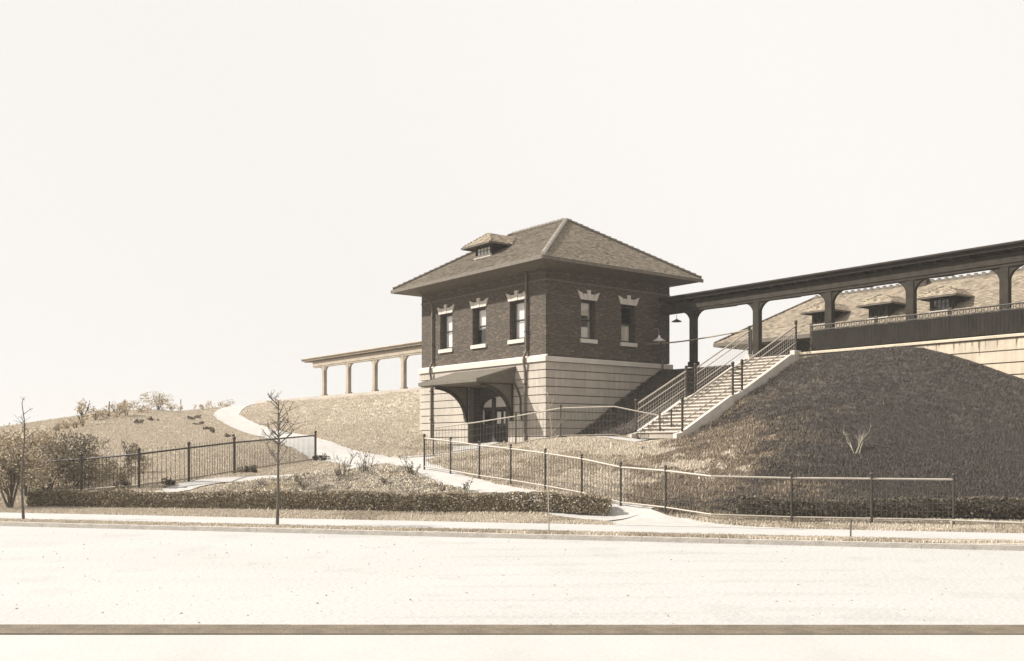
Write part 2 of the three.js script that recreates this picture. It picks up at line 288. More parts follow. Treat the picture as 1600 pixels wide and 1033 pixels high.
structure('ground', quad(V3(-1500, -0.5, 900), V3(1500, -0.5, 900), V3(1500, -0.5, -1900), V3(-1500, -0.5, -1900)), M.far, 'flat open ground reaching the horizon');
const kq = (t0, t1, s0, s1, y) => { const a = K2W(t0, s0), b = K2W(t1, s0), c = K2W(t1, s1), d = K2W(t0, s1); return quad(V3(a[0], y, a[1]), V3(b[0], y, b[1]), V3(c[0], y, c[1]), V3(d[0], y, d[1])); };
{
  const a = K2W(-90, 0.02), b = K2W(110, 0.02);
  structure('road', quad(V3(-110, 0, -11.9), V3(110, 0, -11.9), V3(b[0], 0, b[1]), V3(a[0], 0, a[1])), M.road, 'broad pale unpaved street');
  structure('near_pavement', box(-110, 110, -0.2, 0.115, -11.312, 4), M.pave, 'pale pavement along the street');
  // dark stone edging along this side of the street, laid in long lengths
  const k = thing('street_edging', 'long dark stone edging strip along the pale street', 'edging', [0, 0, -11.6]);
  const r = rng(5); let x = -13; while (x < 13) { const L = 2.3 + 0.5 * r(), dz = (r() - 0.5) * 0.012; mesh('edging_stone', box(x, x + L, -0.2, 0.125 + r() * 0.006, -0.285, 0.285), M.darkKerb, k); x += L; }
}
{
  const k = structure('kerb', box(-85, -32, -0.2, 0.125, -0.15, 0), M.kerb, 'low stone kerb along the far side of the street');
  const [x, z] = K2W(0, 0); k.position.set(x, 0, z); k.rotation.y = -Math.atan2(0.248, 0.9696); 
  const r = rng(6); for (let t = -32; t < 48;) { const L = 1.7 + 0.6 * r(); mesh('kerb_stone', box(t + 0.002, t + L - 0.002, -0.2, 0.112 + 0.008 * r(), -0.15 + 0.01 * r(), 0.005 * r(), 0.012), M.kerb, k); t += L; }
}
// sheets that follow the ground
function ribbon(p, lift) {
  const c = new THREE.CatmullRomCurve3(p.map(([x, z, w]) => V3(x, w, z))), L = c.getLength(), n = Math.ceil(L / 0.35), m = 6, rows = [];
  for (let i = 0; i <= n; i++) {
    const q = c.getPoint(i / n), d = c.getTangent(i / n), l = Math.hypot(d.x, d.z), nx = -d.z / l, nz = d.x / l, row = [];
    for (let j = 0; j <= m; j++) { const o = (j / m * 2 - 1) * (q.y + (j % m ? 0 : 0.34 * (fbm(i * 0.5, j, 91, 3) - 0.5))), x = q.x + nx * o, z = q.z + nz * o; row.push(V3(x, groundAt(x, z) + lift, z)); }
    rows.push(row);
  }
  const t = []; for (let i = 0; i < n; i++) for (let j = 0; j < m; j++) { const a = rows[i][j], b = rows[i + 1][j], e = rows[i + 1][j + 1], f = rows[i][j + 1]; t.push([a, f, b], [b, f, e]); }
  return tris(t);
}
const pathLabels = { hillPath: ['hill_path', 'pale path winding up the grassy hill'], lawnPath: ['lawn_path', 'narrow pale path beside the picket fence'], gardenPath: ['garden_path', 'narrow pale path beside the wire fence and planted bed'], doorPath: ['door_path', 'short pale path to the depot door'], walk: ['station_walk', 'pale walk along the depot front to the stairs'] };
for (const [k, [n, l]] of Object.entries(pathLabels)) structure(n, ribbon(PATHS[k], { hillPath: 0.03, lawnPath: 0.036, gardenPath: 0.042, doorPath: 0.036, walk: 0.03 }[k]), M.gravel, l);
structure('sidewalk', kq(-60, 68, 0.8, 3.15, 0.126), M.pave, 'pale pavement across the street, in front of the hedge');
{
  const s = new THREE.Shape(); APRON.forEach(([x, z], i) => i ? s.lineTo(x, -z) : s.moveTo(x, -z));
  const g = new THREE.ShapeGeometry(s); const fine = []; const p = g.toNonIndexed().attributes.position;
  const sub = (a, b, c, d) => { if (!d) { fine.push([a, b, c]); return; } const m = (q, w) => q.clone().add(w).multiplyScalar(0.5), x = m(a, b), y = m(b, c), z = m(c, a); sub(a, x, z, d - 1); sub(x, b, y, d - 1); sub(z, y, c, d - 1); sub(x, y, z, d - 1); };
  for (let i = 0; i < p.count; i += 3) sub(...[0, 1, 2].map((k) => V3(p.getX(i + k), 0, -p.getY(i + k))), 5);
  const seen = new Set(); for (const t of fine) for (const q of t) if (!seen.has(q)) { seen.add(q); q.y = groundAt(q.x, q.z) + 0.012 + 0.04 * smooth(4.2, 6, W2K(q.x, q.z)[1]); }
  structure('path_entrance', tris(fine), M.gravel, 'wide pale entrance where the garden path meets the pavement');
}

// ------------------------------------------------------------------ the depot
const W = 11.16, V = 8.74, y = (h) => EYE + h;
const depot = station('brick_depot', 'two storey dark brick railway depot with hipped roof and pale concrete base', 'building', [-W / 2, y(0), 0]);
{
  const wins = [-8.65, -5.53, -2.28].map((c) => [c - 0.6, c + 0.6]), side = [[2.3, 3.28], [5.1, 6.12]];
  const wy0 = y(5.33), wy1 = y(7.3), t = 0.36, b0 = y(4.38), b1 = y(8.75);
  const hole = ([a, b]) => rect(a, b, wy0, wy1);
  part(depot, 'brick_wall', prism(rect(-W, 0, b0, b1), -t, 0, wins.map(hole)), M.brick);
  part(depot, 'brick_wall', prismV(rect(t, V, b0, b1), -t, 0, side.map(hole)), M.brick);
  part(depot, 'brick_wall', prismV(rect(t, V, b0, b1), -W, -W + t), M.brick);
  part(depot, 'brick_wall', prism(rect(-W + t, -t, b0, b1), -V, -V + t), M.brick);
  part(depot, 'upper_floor', box(-W + t, -t, y(4.4), y(4.5), -V + t, -t), M.room);
  part(depot, 'room_partition', box(-W + t, -t, y(4.5), b1, -3.2, -3.1), M.room);
  // brick pilaster strip and string course under the eaves
  part(depot, 'string_course', [box(-W - 0.03, 0.03, y(8.06), y(8.13), 0.002, 0.035), prismV(rect(-0.035, V, y(8.06), y(8.13)), 0.002, 0.035)], M.trim);
  // concrete base: recessed core plus one block course above another
  const ru0 = -6.45, ru1 = -2.9, rtop = y(3.05), cb = -1.2;
  part(depot, 'base_core', [prism([[-W + 0.02, y(cb)], [ru0, y(cb)], [ru0, rtop], [ru1, rtop], [ru1, y(cb)], [-0.02, y(cb)], [-0.02, y(4.1)], [-W + 0.02, y(4.1)]], -0.3, 0.02),
    prismV(rect(0.3, V, y(cb), y(4.1)), -0.3, 0.018), prismV(rect(0.3, V, y(cb), y(4.1)), -W - 0.018, -W + 0.3)], M.joint);
  for (let i = 0; i < 13; i++) {
    const a = y(4.08 - 0.408 * (i + 1)) + 0.022, b = y(4.08 - 0.408 * i) - 0.022;
    const face = 0.085;
    const spans = a < rtop - 0.05 ? [[-W - face, ru0], [ru1, face]] : [[-W - face, face]];
    for (const [p, q] of spans) part(depot, 'concrete_course', box(p, q, a, b, 0.002, face, 0.012), M.concrete);
    part(depot, 'concrete_course', prismV(rect(0.0, V + face, a, b), 0.002, face - 0.003), M.concrete);
    part(depot, 'concrete_course', prismV(rect(0.0, V + face, a, b), -W - face + 0.003, -W - 0.002), M.concrete);
  }
  // belt course
  part(depot, 'belt_course', [box(-W - 0.17, 0.17, y(4.08), y(4.33), 0.003, 0.17, 0.02), prismV(rect(0, V + 0.1, y(4.08), y(4.33)), 0.003, 0.167), prismV(rect(0, V + 0.1, y(4.08), y(4.33)), -W - 0.167, -W - 0.003)], M.stone);
  part(depot, 'belt_wash', [prismV([[-0.13, y(4.331)], [0, y(4.331)], [0, y(4.42)]], -W - 0.13, 0.13)], M.stone);
  // windows: built in a flat frame, then laid on the front or on the side wall
  const sideM = new THREE.Matrix4().makeBasis(V3(0, 0, -1), V3(0, 1, 0), V3(1, 0, 0));
  function win(a, b, onSide, shade) {
    const put = (g) => onSide ? g.applyMatrix4(sideM) : g;
    const P = (n, g, m, par = depot) => part(par, n, [].concat(g).map(put), m);
    const z0 = -0.24, h = wy1 - wy0, mid = wy0 + h * 0.5, w = b - a, c = (a + b) / 2;
    const f = 0.07;
    const root = P('window', [box(a, a + f, wy0, wy1, z0 - 0.08, z0 + 0.04), box(b - f, b, wy0, wy1, z0 - 0.08, z0 + 0.04), box(a + f, b - f, wy1 - f, wy1, z0 - 0.08, z0 + 0.04), box(a + f, b - f, wy0, wy0 + f, z0 - 0.08, z0 + 0.04)], M.sash);
    const sub = (n, g, m) => P(n, g, m, root);
    for (const [q0, q1, dz] of [[mid, wy1 - f, -0.01], [wy0 + f, mid, -0.05]]) {
      sub('sash', [box(a + f, a + f + 0.04, q0, q1, z0 + dz - 0.03, z0 + dz), box(b - f - 0.04, b - f, q0, q1, z0 + dz - 0.03, z0 + dz), box(a + f + 0.04, b - f - 0.04, q0, q0 + 0.045, z0 + dz - 0.03, z0 + dz), box(a + f + 0.04, b - f - 0.04, q1 - 0.045, q1, z0 + dz - 0.03, z0 + dz)], M.sash);
      sub('pane', box(a + f + 0.04, b - f - 0.04, q0 + 0.045, q1 - 0.045, z0 + dz - 0.018, z0 + dz - 0.014), M.glass);
    }
    for (const [s0, s1, mt] of shade) sub('blind_and_reflection', box(a + 0.08, b - 0.08, mix(wy0, wy1, s0) + 0.02, mix(wy0, wy1, s1) - 0.03, z0 - 0.16, z0 - 0.14), mt);
    // splayed lintel of five voussoirs, the outer ones and the keystone standing tall
    const sp = (k) => c + k, bw = w / 2 + 0.06, tw = w / 2 + 0.26;
    const cuts = [-1, -0.56, -0.16, 0.16, 0.56, 1], tops = [0.44, 0.3, 0.5, 0.3, 0.44];
    const lint = P('lintel', prism([[sp(-bw + 0.03), wy1 + 0.002], [sp(bw - 0.03), wy1 + 0.002], [sp(tw - 0.1), wy1 + 0.26], [sp(-tw + 0.1), wy1 + 0.26]], 0.002, 0.03), M.stone);
    for (let i = 0; i < 5; i++) {
      const e = tops[i] / 0.44, bx0 = sp(mix(0, bw, Math.abs(cuts[i])) * Math.sign(cuts[i])), bx1 = sp(bw * cuts[i + 1]), up = (k) => sp((bw + (tw - bw) * e) * k);
      const l = i === 0 ? 0.1 : 0, r = i === 4 ? 0.1 : 0;
      P('voussoir', prism([[bx0 + 0.006, wy1 + 0.004], [bx1 - 0.006, wy1 + 0.004], [up(cuts[i + 1]) - 0.006, wy1 + tops[i] - (i === 0 ? 0.12 : 0) ], [up(cuts[i]) + 0.006, wy1 + tops[i] - (i === 4 ? 0.12 : 0)]], 0.004, 0.06 + (i === 2 ? 0.02 : 0)), M.stone, lint);
    }
    P('sill', box(a - 0.08, b + 0.08, wy0 - 0.2, wy0 - 0.003, -0.2, 0.09, 0.015), M.stone, root);
  }
  win(...wins[0], false, [[0.06, 0.98, M.blind]]);
  win(...wins[1], false, [[0.42, 0.98, M.blind]]);
  win(...wins[2], false, [[0.05, 0.98, M.blind]]);
  win(...side[0], true, [[0.62, 0.98, M.blindDim], [0.02, 0.34, M.blindDim]]);  // the lower sheet is a reflection in the lower sash, painted as a pale strip
  win(...side[1], true, [[0.02, 0.5, M.blindDim]]);

  // entrance recess with arched doorway
  const dv = 0.72, sp0 = ru0 + 0.05, sp1 = ru1 - 0.05, dc = (sp0 + sp1) / 2, hw = (sp1 - sp0) / 2, spring = y(1.98), rise = 0.6;
  const arch = (k, n = 18) => { const o = []; for (let i = 0; i <= n; i++) { const a = Math.PI * i / n; o.push([dc + hw * k * Math.cos(a), spring + (rise * k) * Math.sin(a)]); } return o; };
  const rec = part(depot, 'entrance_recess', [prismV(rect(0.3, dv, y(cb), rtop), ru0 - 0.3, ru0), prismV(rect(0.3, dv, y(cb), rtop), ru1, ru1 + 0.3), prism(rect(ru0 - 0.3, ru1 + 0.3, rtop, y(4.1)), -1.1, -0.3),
    prism([[ru0 - 0.3, y(cb)], [sp0, y(cb)], [sp0, spring], ...arch(1).reverse().slice(1, -1), [sp1, spring], [sp1, y(cb)], [ru1 + 0.3, y(cb)], [ru1 + 0.3, rtop], [ru0 - 0.3, rtop]], -1.0, -dv)], M.darkBrick);  // darker brick tone: canopy shade put into the recess colour
  part(depot, 'threshold', box(ru0, ru1, y(cb), y(0.04), -1.4, 0.02), M.stone);
  const zd = -dv - 0.12;
  const fan = part(depot, 'fanlight', [prism([...arch(1)], zd - 0.04, zd, [[...arch(0.94)].map(([a, b]) => [a, b + 0.03])]), box(-5.5, -5.18, spring, spring + 0.53, zd - 0.05, zd + 0.03), box(-4.2, -3.9, spring, spring + 0.53, zd - 0.05, zd + 0.03)], M.sash);
  part(fan, 'pane', prism(arch(0.95).map(([a, b]) => [a, b + 0.015]), zd - 0.032, zd - 0.022), M.frostedSky);
  part(fan, 'transom', box(sp0, sp1, spring - 0.1, spring, zd - 0.06, zd + 0.05), M.sash);
  const sl = part(depot, 'sidelight', [box(sp0, sp0 + 0.05, y(0.04), spring - 0.1, zd - 0.04, zd), box(-6.2, -6.14, y(0.04), spring - 0.1, zd - 0.04, zd), box(sp0 + 0.05, -6.2, y(0.04), y(1.1), zd - 0.04, zd)], M.sash);
  part(sl, 'pane', box(sp0 + 0.05, -6.2, y(1.1), spring - 0.1, zd - 0.025, zd - 0.018), M.frostedSky);
  for (const [a, b] of [[-5.48, -5.2], [-4.22, -3.9]]) part(depot, 'door_post', box(a, b, y(0.04), spring - 0.1, zd - 0.05, zd + 0.03), M.sash);
  for (const [a, b, mt] of [[-6.13, -5.5, M.glass], [-5.18, -4.62, M.frostedSky], [-4.6, -4.24, M.frostedSky], [-3.88, -3.1, M.glass]]) {
    const d = part(depot, 'door', prism(rect(a, b, y(0.05), spring - 0.11), zd - 0.045, zd, [rect(a + 0.09, b - 0.09, y(1.12), spring - 0.22)]), M.timber);
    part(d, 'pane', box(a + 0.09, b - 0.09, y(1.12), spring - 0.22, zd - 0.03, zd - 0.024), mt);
    part(d, 'door_panel', box(a + 0.1, b - 0.1, y(0.2), y(1.0), zd + 0.001, zd + 0.015, 0.008), M.timber);
    part(d, 'door_handle', ball(V3(b - 0.05, y(1.02), zd + 0.04), 0.03), M.ironMid);
  }
  part(depot, 'lobby_wall', box(-W + 0.4, -0.4, y(0), y(4), -3.1, -3), M.room);
  // lean-to canopy over the entrance
  const cu0 = -7.5, cu1 = -2.3, cv = -2.5, ct = y(3.98), cf = y(3.2);
  const can = part(depot, 'entrance_canopy', [prismV([[cv, cf - 0.05], [-0.1, ct - 0.14], [-0.1, ct - 0.02], [cv, cf + 0.06]], cu0, cu1)], M.under);
  part(can, 'fascia', [box(cu0 - 0.03, cu1 + 0.03, cf - 0.1, cf + 0.085, -cv, -cv + 0.05, 0.01), prismV([[cv, cf - 0.1], [-0.09, ct - 0.19], [-0.09, ct - 0.01], [cv, cf + 0.08]], cu1, cu1 + 0.04), prismV([[cv, cf - 0.1], [-0.09, ct - 0.19], [-0.09, ct - 0.01], [cv, cf + 0.08]], cu0 - 0.04, cu0)], M.trim);
  part(can, 'soffit', prismV([[cv + 0.05, cf - 0.13], [-0.1, cf - 0.1], [-0.1, cf - 0.07], [cv + 0.05, cf - 0.09]], cu0 + 0.02, cu1 - 0.02), M.soffit);
  part(can, 'end_board', prismV([[cv + 0.1, cf - 0.07], [-0.1, cf - 0.07], [-0.1, ct - 0.2]], cu1 - 0.06, cu1 - 0.02), M.soffit); part(can, 'end_board', [prismV([[cv + 0.1, cf - 0.07], [-0.1, cf - 0.07], [-0.1, ct - 0.2]], cu0 + 0.02, cu0 + 0.06)], M.soffit);
  for (const bu of [-6.5, -2.55]) {
    const e0 = -2.15, n = 14, yb = y(1.35), yt = cf - 0.12, vb = -0.1, curve = [];
    for (let i = 0; i <= n; i++) { const a = Math.PI / 2 * i / n; curve.push([e0 + (vb - 0.16 - e0) * Math.sin(a), yb + (yt - 0.16 - yb) * Math.cos(a)]); }
    const br = part(depot, 'canopy_bracket', prismV([...curve, [vb, yb], [vb, yt], [e0, yt]], bu - 0.06, bu + 0.06), M.soffit);
    part(br, 'curved_brace', prismV([...curve, ...[...curve].reverse().map(([a, b]) => [a + 0.05, b + 0.12])], bu - 0.1, bu + 0.1), M.timber);
    part(br, 'wall_post', box(bu - 0.1, bu + 0.1, y(1.2), yt, 0.09, 0.2, 0.01), M.timber);
    part(br, 'cantilever', prismV(rect(e0 - 0.1, -0.22, yt - 0.03, yt + 0.1), bu - 0.085, bu + 0.085), M.timber);
  }
  // downpipes with an offset round the belt course
  const pipe = (u, elbow) => {
    const p = part(depot, 'downpipe', [tube([...(elbow ? [V3(u, y(8.6), 0.95), V3(u, y(8.45), 0.85), V3(u, y(8.0), 0.2)] : [V3(u, y(8.62), 0.1), V3(u, y(8.1), 0.1)]), V3(u, y(7.7), 0.1), V3(u, y(7), 0.1), V3(u, y(6), 0.1), V3(u, y(5), 0.1), V3(u, y(4.65), 0.1), V3(u, y(4.45), 0.22), V3(u, y(4.1), 0.26), V3(u, y(3.85), 0.2), V3(u, y(3.5), 0.17), V3(u, y(2), 0.17), V3(u, y(-0.3), 0.17)], 0.065, 60, 8)], M.trim);
    for (const h of [7.2, 5.6, 3, 1.4]) part(p, 'pipe_bracket', box(u - 0.09, u + 0.09, y(h), y(h) + 0.06, 0.0, h > 4.4 ? 0.17 : 0.25), M.iron);
  };
  pipe(-9.9, true); pipe(-1.42, false);
  part(depot, 'canopy_drain', tube([V3(-2.15, y(3.1), 0.25), V3(-2.12, y(2.9), 0.18), V3(-1.95, y(2.6), 0.15), V3(-1.82, y(2.3), 0.15), V3(-1.82, y(1.8), 0.15), V3(-1.7, y(1.2), 0.15)], 0.045, 30), M.iron);
  part(depot, 'downpipe', tube([V3(0.16, y(4.6), -7.95), V3(0.22, y(4.4), -7.95), V3(0.24, y(4), -7.95), V3(0.18, y(3.6), -7.95), V3(0.18, y(2.8), -7.95)], 0.05, 24), M.trim);

  // ---- roof
  const o = 1.2, E0 = [-W - o, -o], E1 = [o, V + o], ey = y(8.95), ry = y(12.2), rv = 4.37, ra = -8.17, rb = -3.54;
  const A = V3(E0[0], ey, -E0[1]), B = V3(E1[0], ey, -E0[1]), C = V3(E1[0], ey, -E1[1]), D = V3(E0[0], ey, -E1[1]), R0 = V3(ra, ry, -rv), R1 = V3(rb, ry, -rv);
  const dn = V3(0, -0.09, 0), dwn = (p) => p.clone().add(dn);
  const roof = part(depot, 'roof', [quad(A, B, R1, R0).translate(0, -0.03, 0), tris([[B, C, R1], [D, A, R0]]).translate(0, -0.03, 0), quad(C, D, R0, R1).translate(0, -0.03, 0)], M.under);
  // soffit: slopes down from the eave edge to the wall head
  const sy = y(8.6), i0 = V3(-W, sy, 0), i1 = V3(0, sy, 0), i2 = V3(0, sy, -V), i3 = V3(-W, sy, -V), low = (p) => p.clone().setY(ey - 0.16);
  part(roof, 'soffit', [quad(low(A), low(B), i1, i0), quad(low(B), low(C), i2, i1), quad(low(C), low(D), i3, i2), quad(low(D), low(A), i0, i3)], M.soffit);
  part(roof, 'gutter', [box(A.x - 0.06, B.x + 0.06, ey - 0.19, ey - 0.02, A.z, A.z + 0.1, 0.03), prismV(rect(E0[1] - 0.1, E1[1] + 0.06, ey - 0.19, ey - 0.021), E1[0], E1[0] + 0.1), prismV(rect(E0[1] - 0.1, E1[1] + 0.06, ey - 0.19, ey - 0.021), E0[0] - 0.1, E0[0])], M.trim);
  const sh = (pts, seed, l) => part(roof, 'shingle_courses', shingles(pts, seed, l), M.shingle, 'stuff');
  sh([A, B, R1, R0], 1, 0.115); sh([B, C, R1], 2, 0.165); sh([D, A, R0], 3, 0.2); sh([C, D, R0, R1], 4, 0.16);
  // hip and ridge caps, laid as short overlapping tiles
  const caps = (p, q, mt, n) => { const g = []; const L = p.distanceTo(q), k = Math.round(L / 0.33), r = rng(77 + n); for (let i = 0; i < k; i++) { const a = p.clone().lerp(q, i / k), b = p.clone().lerp(q, (i + 1.12) / k); a.y += 0.05 + r() * 0.015; b.y += 0.02; g.push(bar(a, b, 0.12, 7, 0.1)); } return part(roof, n === 0 ? 'ridge_cap' : 'hip_cap', g, mt, 'stuff'); };
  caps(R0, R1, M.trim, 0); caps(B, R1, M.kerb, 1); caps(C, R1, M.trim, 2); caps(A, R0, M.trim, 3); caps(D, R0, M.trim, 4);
  // dormer
  dormer(depot, -6.5, 1.0, 1.5, y(10.3), y(10.86), y(11.6), (ry - ey) / (rv + o), 0.55, true);
}
function shingles(pts, seed, l, wd = 0.22, ex = 0.16) {
  // pts[0] -> pts[1] is the eave; courses climb to the top, each shingle a thin wedge
  const r = rng(seed * 991), e = pts[1].clone().sub(pts[0]), L = e.length(), ex_ = e.clone().normalize(), top = pts[pts.length - 1];
  const up = top.clone().sub(pts[0]); up.addScaledVector(ex_, -up.dot(ex_)); const H = up.length(); up.normalize(); const n = ex_.clone().cross(up).normalize(); if (n.y < 0) n.negate();
  const P2 = pts.map((p) => { const q = p.clone().sub(pts[0]); return [q.dot(ex_), q.dot(up)]; });
  const pos = [], col = [];
  const span = (h) => { const xs = []; for (let i = 0; i < P2.length; i++) { const a = P2[i], b = P2[(i + 1) % P2.length]; if ((a[1] <= h) !== (b[1] <= h)) xs.push(a[0] + (b[0] - a[0]) * (h - a[1]) / (b[1] - a[1])); } return xs.length > 1 ? [Math.min(...xs), Math.max(...xs)] : null; };
  for (let h = -0.06, row = 0; h < H - 0.05; h += ex, row++) {
    const s = span(Math.max(0.001, h)); if (!s) continue;
    for (let x = s[0] - (row % 2) * wd / 2; x < s[1]; ) {
      const w = wd * (0.75 + 0.5 * r()), a = Math.max(s[0], x), b = Math.min(s[1], x + w - 0.012); x += w; if (b - a < 0.03) continue;
      const th = 0.022 + 0.014 * r(), dy = (r() - 0.5) * 0.02, hh = h + dy, h2 = Math.min(H, hh + ex * 1.25), sk = (r() - 0.5) * 0.01;
      const q = (u, v, t) => pts[0].clone().addScaledVector(ex_, u).addScaledVector(up, v).addScaledVector(n, t);
      const a0 = q(a, hh, 0), b0 = q(b, hh, 0), a1 = q(a, hh, th), b1 = q(b, hh, th + sk), a2 = q(a, h2, 0.004), b2 = q(b, h2, 0.004);
      const f = [[a1, b1, b2], [a1, b2, a2], [a0, b0, b1], [a0, b1, a1], [a0, a1, a2], [b0, b2, b1]];
      const k = l * (0.72 + 0.5 * r()) * (r() < 0.06 ? 0.6 : 1);
      for (const t of f) for (const p of t) { pos.push(p.x, p.y, p.z); col.push(k * 1.22, k, k * 0.74); }
    }
  }
  const g = new THREE.BufferGeometry(); g.setAttribute('position', new THREE.Float32BufferAttribute(pos, 3)); g.setAttribute('color', new THREE.Float32BufferAttribute(col, 3)); g.computeVertexNormals(); return g;
}
// a dormer with a low hipped roof on a slope of the given pitch; front at v, centre u, width w
function dormer(t, u, v, w, y0, y1, y2, pitch, over, detail) {
  const back = v + (y1 - y0) / pitch + 0.2, d = part(t, 'dormer', [prismV([[v + 0.05, y0 - 0.1], [v + 0.05, y1], [back, y1]], u - w / 2, u - w / 2 + 0.06), prismV([[v + 0.05, y0 - 0.1], [v + 0.05, y1], [back, y1]], u + w / 2 - 0.06, u + w / 2),
    prism(rect(u - w / 2, u + w / 2, y0 - 0.1, y1), -v - 0.08, -v, [rect(u - w / 2 + 0.16, u + w / 2 - 0.16, y0 + 0.06, y1 - 0.1)])], M.timber);
  const a = V3(u - w / 2 - over, y1, -v + over), b = V3(u + w / 2 + over, y1, -v + over), rb = V3(u, y2, -v - w * 0.25), far = v + (y2 - y0) / pitch + 0.1, rf = V3(u, y2, -far), e = v + (y1 - y0) / pitch + 0.05, bl = V3(a.x, y1, -e), br = V3(b.x, y1, -e);
  part(d, 'dormer_roof', [tris([[a, b, rb], [b, br, rf], [b, rf, rb], [a, rb, rf], [a, rf, bl], [a, b, br], [a, br, bl]].map((q) => q.map((p) => p.clone())))], M.under);
  const lift = (p) => p.clone().setY(p.y + 0.012);
  part(d, 'shingle_courses', [shingles([a, b, rb].map(lift), 31, 0.24), shingles([b, br, rf, rb].map(lift), 32, 0.26), shingles([bl, a, rb, rf].map(lift), 33, 0.24)], M.shingle, 'stuff');
  part(d, 'eave_board', [box(a.x, b.x, y1 - 0.09, y1 + 0.01, a.z, a.z + 0.04), prismV(rect(v - over, e, y1 - 0.09, y1 + 0.008), b.x, b.x + 0.04), prismV(rect(v - over, e, y1 - 0.09, y1 + 0.008), a.x - 0.04, a.x)], M.trim);
  part(d, 'dormer_sill', box(u - w / 2 - 0.02, u + w / 2 + 0.02, y0 - 0.1, y0 + 0.05, -v, -v + 0.1), M.stone);
  const n = 4, x0 = u - w / 2 + 0.16, x1 = u + w / 2 - 0.16;
  for (let i = 0; i < n; i++) part(d, 'pane', box(mix(x0, x1, i / n) + 0.025, mix(x0, x1, (i + 1) / n) - 0.025, y0 + 0.08, y1 - 0.12, -v - 0.05, -v - 0.04), detail ? M.frostedSky : M.glass);
  part(d, 'window_bars', [...Array(n + 1).keys()].map((i) => box(mix(x0, x1, i / n) - 0.025, mix(x0, x1, i / n) + 0.025, y0 + 0.06, y1 - 0.1, -v - 0.06, -v - 0.02)).concat(box(x0, x1, (y0 + y1) / 2 - 0.015, (y0 + y1) / 2 + 0.015, -v - 0.055, -v - 0.025)), M.sash);
}

// lamp on the depot side wall, and the one hung under the canopy
{
  const l = station('wall_lamp', 'white enamel shade lamp on a bracket at the depot side wall', 'lamp', [0.1, y(5.55), 7.3]);
  part(l, 'bracket', tube([V3(0.02, y(6.0), -7.3), V3(0.3, y(6.15), -7.3), V3(0.55, y(6.1), -7.3), V3(0.6, y(5.75), -7.3)], 0.025, 16), M.ironMid);
  part(l, 'lamp_shade', new THREE.LatheGeometry([[0.05, 0.28], [0.07, 0.18], [0.12, 0.12], [0.34, 0.0], [0.36, -0.03], [0.33, -0.02], [0.06, 0.08]].map(([a, b]) => new THREE.Vector2(a, b)), 18).translate(0.6, y(5.5), -7.3), M.enamel);
  part(l, 'bulb', new THREE.SphereGeometry(0.06, 10, 8).scale(1, 1.3, 1).translate(0.6, y(5.48), -7.3), M.frostedSky);
  const h = station('hanging_lamp', 'small dark shade lamp hung under the dark platform canopy', 'lamp', [1.2, y(6.55), 8]);
  part(h, 'rod', bar(V3(1.2, y(6.85), -8), V3(1.2, y(6.6), -8), 0.015), M.iron);
  part(h, 'lamp_shade', new THREE.LatheGeometry([[0.03, 0.12], [0.1, 0.08], [0.26, 0], [0.27, -0.03], [0.08, 0.02]].map(([a, b]) => new THREE.Vector2(a, b)), 16).translate(1.2, y(6.52), -8), M.iron);
}

